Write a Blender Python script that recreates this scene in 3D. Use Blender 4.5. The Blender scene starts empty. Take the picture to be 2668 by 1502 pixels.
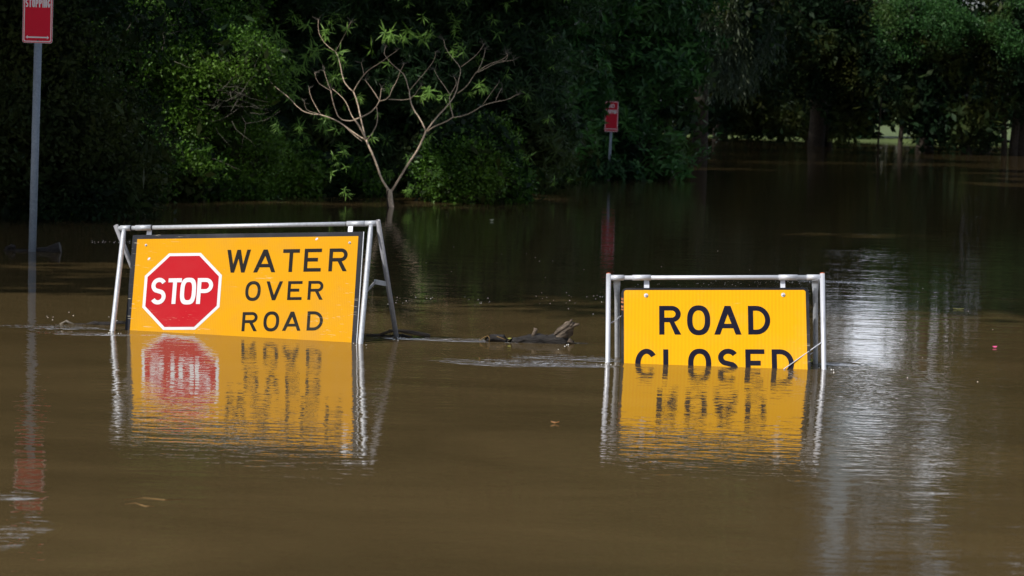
import bpy, math, random
import numpy as np
from mathutils import Vector, Matrix
random.seed(7)
rng = np.random.default_rng(11)
R = math.radians
S = bpy.context.scene
COL = S.collection

# ------------------------------------------------------------------ camera
F = 7411.0          # focal length in photograph pixels (100 mm on 36 mm)
H = 1.67            # eye height above the flood water
PW, PH = 2668.0, 1502.0
PITCH = math.atan(490.0 / F)
ROLL = R(1.7)
cd = bpy.data.cameras.new('camera')
cam = bpy.data.objects.new('camera', cd)
COL.objects.link(cam)
S.camera = cam
cd.sensor_width = 36.0
cd.lens = 36.0 * F / PW
cd.clip_start = 0.5
cd.clip_end = 3000
cam.location = (0, 0, H)
cam.matrix_world = (Matrix.Translation((0, 0, H)) @ Matrix.Rotation(math.pi / 2 - PITCH, 4, 'X')
                    @ Matrix.Rotation(ROLL, 4, 'Z'))
cd.dof.use_dof = True
cd.dof.focus_distance = 19.5
cd.dof.aperture_fstop = 7.1
CM = cam.matrix_world.to_3x3()
CP = Vector((0, 0, H))

# ------------------------------------------------------------------ light
SUN_DIR = Vector((-0.52, -0.42, 0.74)).normalized()     # towards the sun
CLOUD_SEED = 10.7
w = bpy.data.worlds.new('World')
S.world = w
w.use_nodes = True
nt = w.node_tree
nt.nodes.clear()
sky = nt.nodes.new('ShaderNodeTexSky')
sky.sky_type = 'NISHITA'
sky.sun_disc = False
sky.sun_elevation = math.asin(SUN_DIR.z)
sky.sun_rotation = math.atan2(SUN_DIR.x, SUN_DIR.y)
sky.dust_density = 1.5
bg = nt.nodes.new('ShaderNodeBackground')
bg.inputs['Strength'].default_value = 0.055
wo = nt.nodes.new('ShaderNodeOutputWorld')
# broken fair-weather cloud over the whole sky
tcw = nt.nodes.new('ShaderNodeTexCoord')
sx = nt.nodes.new('ShaderNodeSeparateXYZ'); nt.links.new(tcw.outputs['Generated'], sx.inputs[0])
zz = nt.nodes.new('ShaderNodeMath'); zz.operation = 'MAXIMUM'; nt.links.new(sx.outputs[2], zz.inputs[0]); zz.inputs[1].default_value = 0.0
zp = nt.nodes.new('ShaderNodeMath'); zp.operation = 'ADD'; nt.links.new(zz.outputs[0], zp.inputs[0]); zp.inputs[1].default_value = 0.22
cx_ = []
for k in (0, 1):
    dv = nt.nodes.new('ShaderNodeMath'); dv.operation = 'DIVIDE'; nt.links.new(sx.outputs[k], dv.inputs[0]); nt.links.new(zp.outputs[0], dv.inputs[1]); cx_.append(dv)
cmb = nt.nodes.new('ShaderNodeCombineXYZ')
nt.links.new(cx_[0].outputs[0], cmb.inputs[0]); nt.links.new(cx_[1].outputs[0], cmb.inputs[1]); cmb.inputs[2].default_value = CLOUD_SEED
cn = nt.nodes.new('ShaderNodeTexNoise'); cn.inputs['Scale'].default_value = 0.9; cn.inputs['Detail'].default_value = 6; cn.inputs['Roughness'].default_value = 0.55
nt.links.new(cmb.outputs[0], cn.inputs['Vector'])
cr = nt.nodes.new('ShaderNodeValToRGB'); cr.color_ramp.elements[0].position = 0.53; cr.color_ramp.elements[1].position = 0.63
nt.links.new(cn.outputs[0], cr.inputs[0])
cmx = nt.nodes.new('ShaderNodeMix'); cmx.data_type = 'RGBA'
nt.links.new(cr.outputs[0], cmx.inputs[0]); nt.links.new(sky.outputs[0], cmx.inputs[6])
cmx.inputs[7].default_value = (30.0, 32.0, 36.0, 1)
nt.links.new(cmx.outputs[2], bg.inputs[0])
nt.links.new(bg.outputs[0], wo.inputs[0])
sl = bpy.data.lights.new('sun', 'SUN')
sl.energy = 3.9
sl.angle = R(0.53)
sl.color = (1.0, 0.965, 0.91)
sun = bpy.data.objects.new('sun', sl)
COL.objects.link(sun)
sun.rotation_euler = SUN_DIR.to_track_quat('Z', 'Y').to_euler()
S.view_settings.view_transform = 'Standard'
S.view_settings.look = 'None'
S.view_settings.gamma = 1
S.view_settings.use_curve_mapping = False
S.view_settings.exposure = 0.0
S.cycles.max_bounces = 6
S.cycles.diffuse_bounces = 2
S.cycles.glossy_bounces = 3
S.cycles.transmission_bounces = 3

# ------------------------------------------------------------------ helpers
def ray(px, py):
    d = Vector(((px - PW / 2) / F, -(py - PH / 2) / F, -1.0))
    return (CM @ d)
def on_water(px, py, z=0.0):
    d = ray(px, py)
    return CP + d * ((z - H) / d.z)
def at_depth(px, py, D):
    d = ray(px, py)
    return CP + d * (D / d.y)
def X(px, D):                       # sideways position of an image column at eye level
    return (px - 1347.0) / F * D

ORG = {}
def link(o):
    COL.objects.link(o)
    return o
def thing(name, loc, label, cat, group=None):
    o = link(bpy.data.objects.new(name, None))
    o.location = loc
    o.empty_display_size = 0.2
    o['label'] = label
    o['category'] = cat
    if group: o['group'] = group
    ORG[o.name] = Vector(loc)
    return o
def tag(o, label, cat, group=None):
    o['label'] = label
    o['category'] = cat
    if group: o['group'] = group
    return o
def mobj(name, verts, faces, mat, parent=None, smooth=False, loc=None):
    """one mesh object; verts are world coordinates"""
    org = ORG[parent.name] if parent is not None else Vector(loc if loc is not None else (0, 0, 0))
    v = np.asarray(verts, dtype=np.float32) - np.array(org, dtype=np.float32)
    me = bpy.data.meshes.new(name)
    if isinstance(faces, np.ndarray):
        n, k = faces.shape
        me.vertices.add(len(v)); me.vertices.foreach_set('co', v.ravel())
        me.loops.add(n * k); me.loops.foreach_set('vertex_index', faces.astype(np.int32).ravel())
        me.polygons.add(n); me.polygons.foreach_set('loop_start', np.arange(0, n * k, k, dtype=np.int32))
        me.update(calc_edges=True)
    else:
        me.from_pydata(v.tolist(), [], faces)
        me.update()
    if smooth:
        me.polygons.foreach_set('use_smooth', [True] * len(me.polygons))
    me.materials.append(mat)
    o = link(bpy.data.objects.new(name, me))
    if parent is not None:
        o.parent = parent
        ORG[o.name] = org
    else:
        o.location = org
        ORG[o.name] = org
    return o

class MB:
    def __init__(s): s.v = []; s.f = []
    def add(s, v, f):
        n = len(s.v); s.v += [tuple(p) for p in v]; s.f += [tuple(i + n for i in q) for q in f]
        return s
    def tube(s, pts, rad, n=10, cap=True, squash=None):
        pts = [Vector(p) for p in pts]
        if not hasattr(rad, '__len__'): rad = [rad] * len(pts)
        vs = []; fs = []
        t0 = (pts[1] - pts[0]).normalized()
        a = Vector((0, 0, 1)) if abs(t0.z) < 0.9 else Vector((1, 0, 0))
        nrm = t0.cross(a).normalized()
        for i, p in enumerate(pts):
            if i == 0: t = pts[1] - pts[0]
            elif i == len(pts) - 1: t = pts[-1] - pts[-2]
            else: t = (pts[i + 1] - pts[i]).normalized() + (pts[i] - pts[i - 1]).normalized()
            t.normalize()
            nrm = (nrm - t * nrm.dot(t)).normalized()
            b = t.cross(nrm)
            for k in range(n):
                an = 2 * math.pi * k / n
                vs.append(p + (nrm * math.cos(an) + b * math.sin(an)) * rad[i])
        for i in range(len(pts) - 1):
            for k in range(n):
                k2 = (k + 1) % n
                fs.append((i * n + k, i * n + k2, (i + 1) * n + k2, (i + 1) * n + k))
        if cap:
            fs.append(tuple(range(n - 1, -1, -1)))
            fs.append(tuple(range((len(pts) - 1) * n, len(pts) * n)))
        return s.add(vs, fs)
    def hollow(s, a, b, r, ri, n=16):
        """open-ended pipe"""
        a = Vector(a); b = Vector(b); t = (b - a).normalized()
        q = t.cross(Vector((0, 0, 1)) if abs(t.z) < 0.9 else Vector((1, 0, 0))).normalized(); c = t.cross(q)
        vs = []
        for p, rr in ((a, r), (b, r), (b, ri), (a, ri)):
            for k in range(n):
                an = 2 * math.pi * k / n
                vs.append(p + (q * math.cos(an) + c * math.sin(an)) * rr)
        fs = []
        for i in range(4):
            j = (i + 1) % 4
            for k in range(n):
                k2 = (k + 1) % n
                fs.append((i * n + k, i * n + k2, j * n + k2, j * n + k))
        return s.add(vs, fs)
    def slab(s, poly, d):
        """prism: closed polygon of world points, extruded by vector d"""
        n = len(poly); d = Vector(d)
        v = [Vector(p) for p in poly] + [Vector(p) + d for p in poly]
        f = [tuple(range(n - 1, -1, -1)), tuple(range(n, 2 * n))]
        for i in range(n):
            j = (i + 1) % n
            f.append((i, j, j + n, i + n))
        return s.add(v, f)
    def build(s, name, mat, parent=None, smooth=False, loc=None):
        o = mobj(name, s.v, s.f, mat, parent, False, loc)
        if smooth:
            me = o.data
            for p in me.polygons: p.use_smooth = len(p.vertices) <= 4
        return o

# ------------------------------------------------------------------ materials
def mat_new(name):
    m = bpy.data.materials.new(name); m.use_nodes = True
    t = m.node_tree; p = t.nodes['Principled BSDF']
    return m, t, p
def N(t, kind, **kw):
    n = t.nodes.new(kind)
    for k, v in kw.items():
        if k.startswith('i_'): n.inputs[k[2:]].default_value = v
        else: setattr(n, k, v)
    return n
def ramp(t, fac, stops):
    r = N(t, 'ShaderNodeValToRGB')
    e = r.color_ramp.elements
    e[0].position, e[0].color = stops[0][0], (*stops[0][1], 1)
    e[1].position, e[1].color = stops[-1][0], (*stops[-1][1], 1)
    for pos, c in stops[1:-1]:
        k = e.new(pos); k.color = (*c, 1)
    t.links.new(fac, r.inputs[0])
    return r.outputs[0]
def mixc(t, fac, a, b, mode='MIX'):
    m = N(t, 'ShaderNodeMix', data_type='RGBA', blend_type=mode)
    for sock, v in ((m.inputs[0], fac), (m.inputs[6], a), (m.inputs[7], b)):
        if isinstance(v, (int, float)): sock.default_value = v
        elif isinstance(v, tuple): sock.default_value = (*v, 1) if len(v) == 3 else v
        else: t.links.new(v, sock)
    return m.outputs[2]
def coords(t, scale=(1, 1, 1), kind='Object'):
    c = N(t, 'ShaderNodeTexCoord'); mp = N(t, 'ShaderNodeMapping')
    mp.inputs['Scale'].default_value = scale
    t.links.new(c.outputs[kind], mp.inputs[0])
    return mp.outputs[0]
def noise(t, vec, scale, detail=3, rough=0.5, dist=0.0):
    n = N(t, 'ShaderNodeTexNoise'); n.inputs['Scale'].default_value = scale
    n.inputs['Detail'].default_value = detail; n.inputs['Roughness'].default_value = rough
    n.inputs['Distortion'].default_value = dist
    t.links.new(vec, n.inputs['Vector'])
    return n.outputs[0]
def math_n(t, op, a, b=None, c=None, clamp=False):
    m = N(t, 'ShaderNodeMath', operation=op); m.use_clamp = clamp
    for i, v in enumerate((a, b, c)):
        if v is None: continue
        if isinstance(v, (int, float)): m.inputs[i].default_value = v
        else: t.links.new(v, m.inputs[i])
    return m.outputs[0]
def bump(t, p, h, strength, dist):
    b = N(t, 'ShaderNodeBump'); b.inputs['Strength'].default_value = strength
    b.inputs['Distance'].default_value = dist
    t.links.new(h, b.inputs['Height']); t.links.new(b.outputs[0], p.inputs['Normal'])

def sheet_paint(name, col, dirt, rough=0.35, stripes=None, scratch=0.5, dirt_amt=0.5, spec=0.5):
    """retroreflective sign sheeting with scratches, scuffs and mud spatter"""
    m, t, p = mat_new(name)
    v = coords(t)
    base = col
    if stripes:
        wv = N(t, 'ShaderNodeTexWave', wave_type='BANDS', bands_direction='X', wave_profile='SIN')
        wv.inputs['Scale'].default_value = stripes
        wv.inputs['Distortion'].default_value = 0.25
        t.links.new(v, wv.inputs[0])
        n0 = noise(t, v, 6, 2)
        fac = math_n(t, 'MULTIPLY', wv.outputs['Fac'], n0)
        base = mixc(t, fac, tuple(c * 1.0 for c in col), (col[0] * 0.93, col[1] * 0.80, col[2]))
    big = noise(t, v, 3.0, 4, 0.6)
    f1 = ramp(t, big, [(0.45, (0, 0, 0)), (0.8, (1, 1, 1))])
    f1m = math_n(t, 'MULTIPLY', f1, 0.32 * dirt_amt)
    c1 = mixc(t, f1m, base, dirt)
    # long pale scratches
    sc = noise(t, coords(t, (9, 9, 120)), 1.0, 2, 0.5, 1.2)
    sf = ramp(t, sc, [(0.66, (0, 0, 0)), (0.71, (1, 1, 1))])
    sg = noise(t, v, 2.2, 2)
    sgm = ramp(t, sg, [(0.5, (0, 0, 0)), (0.62, (1, 1, 1))])
    sm = math_n(t, 'MULTIPLY', math_n(t, 'MULTIPLY', sf, sgm), scratch)
    c2 = mixc(t, sm, c1, (0.75, 0.68, 0.5))
    # spatter
    vo = N(t, 'ShaderNodeTexVoronoi'); vo.inputs['Scale'].default_value = 60
    t.links.new(v, vo.inputs['Vector'])
    sp = ramp(t, vo.outputs['Distance'], [(0.05, (1, 1, 1)), (0.16, (0, 0, 0))])
    spm = noise(t, v, 5.0, 3, 0.6)
    spg = ramp(t, spm, [(0.52, (0, 0, 0)), (0.66, (1, 1, 1))])
    c3 = mixc(t, math_n(t, 'MULTIPLY', math_n(t, 'MULTIPLY', sp, spg), 0.55 * dirt_amt), c2, tuple(d * 0.45 for d in dirt))
    t.links.new(c3, p.inputs['Base Color'])
    p.inputs['Roughness'].default_value = rough
    p.inputs['Specular IOR Level'].default_value = spec * .4
    return m
M = {}
M['yellow_old'] = sheet_paint('yellow_sheeting_worn', (0.76, 0.365, 0.002), (0.50, 0.27, 0.08), 0.5, stripes=26, scratch=0.6, dirt_amt=1.0, spec=0.2)
M['yellow_new'] = sheet_paint('yellow_sheeting', (0.90, 0.45, 0.004), (0.8, 0.55, 0.2), 0.5, stripes=13.5, scratch=0.2, dirt_amt=0.35, spec=0.2)
M['red'] = sheet_paint('red_sheeting', (0.50, 0.002, 0.010), (0.4, 0.08, 0.07), 0.4, scratch=0.3, dirt_amt=0.6, spec=0.3)
M['red_plate'] = sheet_paint('red_plate', (0.72, 0.008, 0.035), (0.3, 0.02, 0.03), 0.4, scratch=0.1, dirt_amt=0.5, spec=0.4)
M['white'] = sheet_paint('white_sheeting', (0.78, 0.78, 0.80), (0.5, 0.45, 0.38), 0.45, scratch=0.0, dirt_amt=0.8, spec=0.3)
M['ink'] = sheet_paint('black_ink', (0.010, 0.009, 0.009), (0.08, 0.08, 0.05), 0.45, scratch=0.5, dirt_amt=1.0, spec=0.25)
M['ink_blue'] = sheet_paint('dark_blue_ink', (0.008, 0.008, 0.022), (0.07, 0.06, 0.06), 0.45, scratch=0.15, dirt_amt=0.5, spec=0.25)
M['board_edge'] = sheet_paint('board_border', (0.014, 0.016, 0.022), (0.16, 0.15, 0.15), 0.4, scratch=0.8, dirt_amt=1.0, spec=0.4)

def metal(name, col, rough, met=0.75, mottled=0.3):
    m, t, p = mat_new(name)
    v = coords(t)
    n = noise(t, v, 45, 4, 0.65)
    n2 = noise(t, v, 7, 3, 0.6)
    c = ramp(t, n, [(0.3, tuple(x * (1 - mottled) for x in col)), (0.7, col)])
    c = mixc(t, ramp(t, n2, [(0.55, (0, 0, 0)), (0.75, (0.5, 0.5, 0.5))]), c, tuple(x * 0.55 for x in col))
    t.links.new(c, p.inputs['Base Color'])
    p.inputs['Metallic'].default_value = met
    r = ramp(t, n, [(0.2, (rough + .1,) * 3), (0.8, (rough - .05,) * 3)])
    t.links.new(r, p.inputs['Roughness'])
    bump(t, p, n, 0.25, 0.0015)
    return m
M['galv'] = metal('galvanised_steel', (0.66, 0.69, 0.74), 0.48, 0.35)
M['galv_dark'] = metal('dark_grey_steel', (0.33, 0.33, 0.35), 0.55, 0.1)  # darker grey than the other steel, for rear legs and a brace
M['galv_new'] = metal('bright_steel', (0.74, 0.76, 0.82), 0.42, 0.3, 0.08)
M['galv_post'] = metal('post_steel', (0.30, 0.35, 0.42), 0.5, 0.1)

def plain(name, col, rough=0.6, var=0.35, scale=20, spec=0.3, b=0.0):
    m, t, p = mat_new(name)
    v = coords(t); n = noise(t, v, scale, 4, 0.6)
    c = ramp(t, n, [(0.3, tuple(x * (1 - var) for x in col)), (0.7, tuple(min(1, x * (1 + var)) for x in col))])
    t.links.new(c, p.inputs['Base Color'])
    p.inputs['Roughness'].default_value = rough
    p.inputs['Specular IOR Level'].default_value = spec
    if b: bump(t, p, n, 0.8, b)
    return m
M['orange_cap'] = plain('orange_cap', (0.85, 0.16, 0.03), 0.5, 0.1)
M['rubber'] = plain('dark_band', (0.02, 0.02, 0.02), 0.6)
M['bark_pale'] = plain('pale_bark', (0.74, 0.57, 0.41), 0.75, 0.3, 30, 0.2, 0.01)
M['bark_dark'] = plain('dark_bark', (0.05, 0.04, 0.032), 0.85, 0.5, 12, 0.15, 0.03)
M['twig'] = plain('grey_twig', (0.17, 0.15, 0.12), 0.8, 0.3, 15)
M['vine'] = plain('vine', (0.035, 0.03, 0.025), 0.85, 0.4, 15)
M['petal'] = plain('pink_petal', (0.85, 0.12, 0.30), 0.5, 0.1)
M['float_leaf'] = plain('floating_leaf', (0.40, 0.42, 0.10), 0.5, 0.2)
M['pale_leaf'] = plain('pale_leaf', (0.62, 0.66, 0.45), 0.5, 0.2)
M['brown_leaf'] = plain('brown_leaf', (0.34, 0.17, 0.06), 0.5, 0.3)
M['foam'] = plain('foam', (0.8, 0.8, 0.78), 0.4, 0.05)
M['tape'] = plain('torn_tape', (0.45, 0.17, 0.07), 0.6, 0.4, 60)
M['litter_reed'] = plain('straw', (0.26, 0.16, 0.06), 0.7, 0.2)
def wood():
    m, t, p = mat_new('driftwood')
    v = coords(t, (3, 40, 40)); n = noise(t, v, 1.5, 5, 0.65)
    v2 = coords(t); n2 = noise(t, v2, 9, 4, 0.6)
    c = ramp(t, n, [(0.3, (0.035, 0.026, 0.018)), (0.55, (0.12, 0.088, 0.06)), (0.75, (0.30, 0.235, 0.17))])
    t.links.new(c, p.inputs['Base Color']); p.inputs['Roughness'].default_value = 0.7
    bump(t, p, n, 1.0, 0.012)
    return m
M['wood'] = wood()
def wetwood():
    m, t, p = mat_new('wet_bark')
    v2 = coords(t, (10, 30, 30)); n2 = noise(t, v2, 2, 5, 0.7)
    c = ramp(t, n2, [(0.3, (0.010, 0.009, 0.009)), (0.75, (0.055, 0.047, 0.042))])
    t.links.new(c, p.inputs['Base Color']); p.inputs['Roughness'].default_value = 0.5
    p.inputs['Specular IOR Level'].default_value = 0.3
    bump(t, p, n2, 1.0, 0.02)
    return m
M['wet'] = wetwood()

def leaf_mat(name, dark, light, trans=0.25, rough=0.42, hue=(0.16, 0.16, 0.03), hue_amt=0.3, scale=0.9, spec=0.22):
    m, t, p = mat_new(name)
    g = N(t, 'ShaderNodeNewGeometry')
    v = coords(t); n = noise(t, v, scale, 2, 0.5)
    mix = math_n(t, 'ADD', math_n(t, 'MULTIPLY', g.outputs['Random Per Island'], 0.55), math_n(t, 'MULTIPLY', n, 0.55))
    c = ramp(t, mix, [(0.25, dark), (0.85, light)])
    h2 = noise(t, v, 0.45, 2, 0.5)
    c = mixc(t, math_n(t, 'MULTIPLY', ramp(t, h2, [(0.5, (0, 0, 0)), (0.7, (1, 1, 1))]), hue_amt), c, hue)
    t.links.new(c, p.inputs['Base Color'])
    p.inputs['Roughness'].default_value = rough
    p.inputs['Specular IOR Level'].default_value = spec
    tr = N(t, 'ShaderNodeBsdfTranslucent')
    cc = mixc(t, 1.0, c, (1.0, 1.15, 0.45), 'MULTIPLY')
    t.links.new(cc, tr.inputs[0])
    ms = N(t, 'ShaderNodeMixShader'); ms.inputs[0].default_value = trans
    t.links.new(p.outputs[0], ms.inputs[1]); t.links.new(tr.outputs[0], ms.inputs[2])
    t.links.new(ms.outputs[0], t.nodes['Material Output'].inputs[0])
    return m
M['leaf_dark'] = leaf_mat('dark_leaves', (0.005, 0.014, 0.007), (0.018, 0.044, 0.015), spec=0.15, rough=.6)  # near-black leaves; shade of overshadowed crowns and crown insides put into the colour
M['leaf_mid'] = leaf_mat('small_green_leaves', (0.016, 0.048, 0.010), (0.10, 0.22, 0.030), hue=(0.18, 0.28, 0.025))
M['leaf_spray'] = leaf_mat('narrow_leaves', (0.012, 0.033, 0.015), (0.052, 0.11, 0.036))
M['leaf_lime'] = leaf_mat('lit_narrow_leaves', (0.12, 0.25, 0.05), (0.25, 0.43, 0.09), trans=0.3)  # light green sprays, with sunlit brightness put into the colour
M['leaf_broad_lit'] = leaf_mat('sunny_broad_leaves', (0.04, 0.13, 0.035), (0.11, 0.26, 0.07), rough=0.36)  # brighter copy of the broad leaves, sunlight put into the colour
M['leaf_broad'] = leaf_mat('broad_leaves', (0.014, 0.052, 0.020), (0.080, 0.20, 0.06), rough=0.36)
M['leaf_grey'] = leaf_mat('grey_green_leaves', (0.022, 0.042, 0.027), (0.07, 0.10, 0.065))
M['leaf_far'] = leaf_mat('far_leaves', (0.002, 0.006, 0.0035), (0.010, 0.025, 0.011), scale=0.3, spec=0.05, rough=.7)  # far leaves darkened in the colour to stand for deep shade
M['leaf_farlit'] = leaf_mat('far_sunny_leaves', (0.02, 0.07, 0.022), (0.06, 0.15, 0.04), scale=0.3)  # paler copy of the far leaves, sunlight put into the colour

# flood water: opaque with mud, smooth skin with ripples
def water_mat():
    m, t, p = mat_new('flood_water')
    v = coords(t)
    n0 = noise(t, coords(t, (0.35, 0.6, 1)), 1.0, 5, 0.6, 1.5)
    c = ramp(t, n0, [(0.35, (0.098, 0.068, 0.029)), (0.65, (0.138, 0.095, 0.041))])
    # slow swell, short ripples, fine ripples; heights in metres
    a = noise(t, coords(t, (0.9, 2.6, 1)), 1.0, 2, 0.5, 0.4)
    b = noise(t, coords(t, (6, 10, 1)), 1.0, 2, 0.5, 0.5)
    d = noise(t, coords(t, (14, 24, 1)), 1.0, 2, 0.55, 0.3)
    act = ramp(t, noise(t, coords(t, (0.25, 0.35, 1)), 1.0, 2, 0.5), [(0.35, (0.35,) * 3), (0.68, (1,) * 3)])
    # the current breaks round the boards; sheltered water elsewhere is calmer
    sp0 = N(t, 'ShaderNodeSeparateXYZ'); tc0 = N(t, 'ShaderNodeTexCoord'); t.links.new(tc0.outputs['Object'], sp0.inputs[0])
    calm = None
    for ex, ey, rx, ry in ((-1.9, 17.2, 2.9, 4.2), (1.25, 16.2, 1.9, 4.0)):
        ux = math_n(t, 'DIVIDE', math_n(t, 'SUBTRACT', sp0.outputs[0], ex), rx); uy = math_n(t, 'DIVIDE', math_n(t, 'SUBTRACT', sp0.outputs[1], ey), ry)
        q2 = math_n(t, 'SUBTRACT', 1.0, math_n(t, 'ADD', math_n(t, 'POWER', math_n(t, 'ABSOLUTE', ux), 2.0), math_n(t, 'POWER', math_n(t, 'ABSOLUTE', uy), 2.0)))
        q2 = math_n(t, 'MULTIPLY', q2, 1.5, clamp=True)
        calm = q2 if calm is None else math_n(t, 'MAXIMUM', calm, q2)
    calm = math_n(t, 'ADD', math_n(t, 'MULTIPLY', calm, 0.65), 0.40)
    act = math_n(t, 'MULTIPLY', act, calm)
    h = math_n(t, 'MULTIPLY', a, WA)
    h = math_n(t, 'ADD', h, math_n(t, 'MULTIPLY', math_n(t, 'MULTIPLY', b, act), WB))
    h = math_n(t, 'ADD', h, math_n(t, 'MULTIPLY', math_n(t, 'MULTIPLY', d, act), WC))
    # rougher current seams trailing from what stands in the flow
    ch = noise(t, coords(t, (6, 12, 1)), 1.0, 2, 0.55, 0.8)
    sep = N(t, 'ShaderNodeSeparateXYZ'); tc = N(t, 'ShaderNodeTexCoord')
    t.links.new(tc.outputs['Object'], sep.inputs[0])
    wob = math_n(t, 'MULTIPLY', math_n(t, 'SUBTRACT', noise(t, coords(t, (1.5, 1.5, 1)), 1.0, 3, 0.6), 0.5), 0.9)
    tot = None
    for cx, cy, lx, ly, amp in SEAMS:
        dx = math_n(t, 'DIVIDE', math_n(t, 'SUBTRACT', sep.outputs[0], cx), lx)
        yy = math_n(t, 'ADD', sep.outputs[1], math_n(t, 'MULTIPLY', wob, ly * 1.2))
        dy = math_n(t, 'DIVIDE', math_n(t, 'SUBTRACT', yy, cy), ly)
        r2 = math_n(t, 'ADD', math_n(t, 'POWER', math_n(t, 'ABSOLUTE', dx), 2.0), math_n(t, 'POWER', math_n(t, 'ABSOLUTE', dy), 2.0))
        k = math_n(t, 'MULTIPLY', math_n(t, 'SUBTRACT', 1.0, r2, clamp=True), amp)
        tot = k if tot is None else math_n(t, 'MAXIMUM', tot, k)
    h = math_n(t, 'ADD', h, math_n(t, 'MULTIPLY', math_n(t, 'MULTIPLY', ch, tot), WS))
    bm = N(t, 'ShaderNodeBump'); bm.inputs['Strength'].default_value = 1.0
    bm.inputs['Distance'].default_value = 1.0
    t.links.new(h, bm.inputs['Height'])
    t.nodes.remove(p)
    di = N(t, 'ShaderNodeBsdfDiffuse'); gl = N(t, 'ShaderNodeBsdfGlossy'); gl.inputs['Roughness'].default_value = 0.005
    fr = N(t, 'ShaderNodeFresnel'); fr.inputs['IOR'].default_value = 1.5
    ms = N(t, 'ShaderNodeMixShader')
    t.links.new(c, di.inputs['Color'])
    t.links.new(bm.outputs[0], gl.inputs['Normal'])
    t.links.new(fr.outputs[0], ms.inputs[0]); t.links.new(di.outputs[0], ms.inputs[1]); t.links.new(gl.outputs[0], ms.inputs[2])
    t.links.new(ms.outputs[0], t.nodes['Material Output'].inputs[0])
    return m
WA, WB, WC, WS = 0.0030, 0.0042, 0.0007, 0.050
SEAMS = []
def seam(px0, px1, py, thick, amp):
    a = on_water(px0, py); b = on_water(px1, py)
    t0 = on_water((px0 + px1) / 2, py - thick); t1 = on_water((px0 + px1) / 2, py + thick)
    SEAMS.append(((a.x + b.x) / 2, (t0.y + t1.y) / 2, abs(b.x - a.x) / 2, abs(t0.y - t1.y) / 2, amp))
seam(-60, 330, 852, 7, 0.8)
seam(60, 420, 869, 5, 0.7)
seam(930, 1560, 886, 6, 0.9)
seam(1090, 1640, 945, 11, 1.0)
seam(1300, 1640, 932, 9, 0.8)
seam(2130, 2240, 948, 5, 0.8)
seam(200, 560, 632, 3, 0.35)
seam(1600, 2130, 961, 6, 0.22)
seam(2120, 2440, 1010, 75, 0.10)
seam(1990, 2330, 733, 4, 0.3)
seam(-90, 125, 1290, 16, 0.5)
seam(-90, 155, 1385, 60, 0.45)
M['water'] = water_mat()

# ------------------------------------------------------------------ setting: ground and water
def grid(x0, x1, y0, y1, nx, ny, fz):
    xs = np.linspace(x0, x1, nx); ys = np.linspace(y0, y1, ny)
    gx, gy = np.meshgrid(xs, ys)
    gz = fz(gx, gy)
    v = np.stack([gx.ravel(), gy.ravel(), gz.ravel()], 1)
    i = np.arange(nx * ny).reshape(ny, nx)
    f = np.stack([i[:-1, :-1].ravel(), i[:-1, 1:].ravel(), i[1:, 1:].ravel(), i[1:, :-1].ravel()], 1)
    return v, f
def ground_z(x, y):
    far = np.clip((y - 128) / 25, 0, 1) * 1.75
    bank = np.interp(x, [-60, -7, -5, -3, 0, 3, 4.5, 60], [30, 37, 45, 53, 55, 64, 400, 900])
    side = np.clip((y - bank) / 7, 0, 1) * 1.9
    z = -1.6 + np.maximum(far, side)
    near = np.clip((-2 - y) / 6, 0, 1) * 2.4
    z = np.maximum(z, -1.6 + near)
    return z + 0.05 * np.sin(x * 0.7) * np.cos(y * 0.5)
def ground_mat():
    m, t, p = mat_new('grass_ground')
    v = coords(t); n = noise(t, v, 0.5, 5, 0.6); n2 = noise(t, v, 12, 4, 0.7)
    c = ramp(t, n, [(0.3, (0.05, 0.09, 0.018)), (0.7, (0.10, 0.15, 0.03))])
    c = mixc(t, ramp(t, n2, [(0.45, (0, 0, 0)), (0.7, (0.6,) * 3)]), c, (0.14, 0.12, 0.05))
    t.links.new(c, p.inputs['Base Color']); p.inputs['Roughness'].default_value = 0.9
    return m
M['ground'] = ground_mat()
v, f = grid(-900, 900, -120, 1800, 260, 300, lambda x, y: ground_z(x, y))
g1 = mobj('ground', v, f, M['ground'], smooth=True); g1['kind'] = 'structure'
v, f = grid(-900, 900, -119, 1799, 40, 60, lambda x, y: x * 0.0)
wt = mobj('flood_water', v, f, M['water'], smooth=True); wt['kind'] = 'structure'

# ------------------------------------------------------------------ letter shapes (height 1, given width)
def arc(cx, cy, rx, ry, a0, a1, n=10):
    return [(cx + rx * math.cos(R(a0 + (a1 - a0) * i / n)), cy + ry * math.sin(R(a0 + (a1 - a0) * i / n))) for i in range(n + 1)]
def thick(path, s):
    """outline of a constant-width stroke"""
    P = [Vector((*p, 0)) for p in path]; L = []; Rr = []
    for i, p in enumerate(P):
        if i == 0: t = P[1] - P[0]
        elif i == len(P) - 1: t = P[-1] - P[-2]
        else: t = (P[i + 1] - P[i]).normalized() + (P[i] - P[i - 1]).normalized()
        t.normalize(); n = Vector((-t.y, t.x, 0))
        L.append((p + n * s / 2)[:2]); Rr.append((p - n * s / 2)[:2])
    return L + Rr[::-1]
def oval(w, s, k=2.35, n=40):
    def se(a, b, cx, cy):
        o = []
        for i in range(n):
            th = 2 * math.pi * i / n; c, q = math.cos(th), math.sin(th)
            o.append((cx + a * math.copysign(abs(c) ** (2 / k), c), cy + b * math.copysign(abs(q) ** (2 / k), q)))
        return o
    return [se(w / 2, 0.5, w / 2, 0.5), se(w / 2 - s, 0.5 - s, w / 2, 0.5)]
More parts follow.
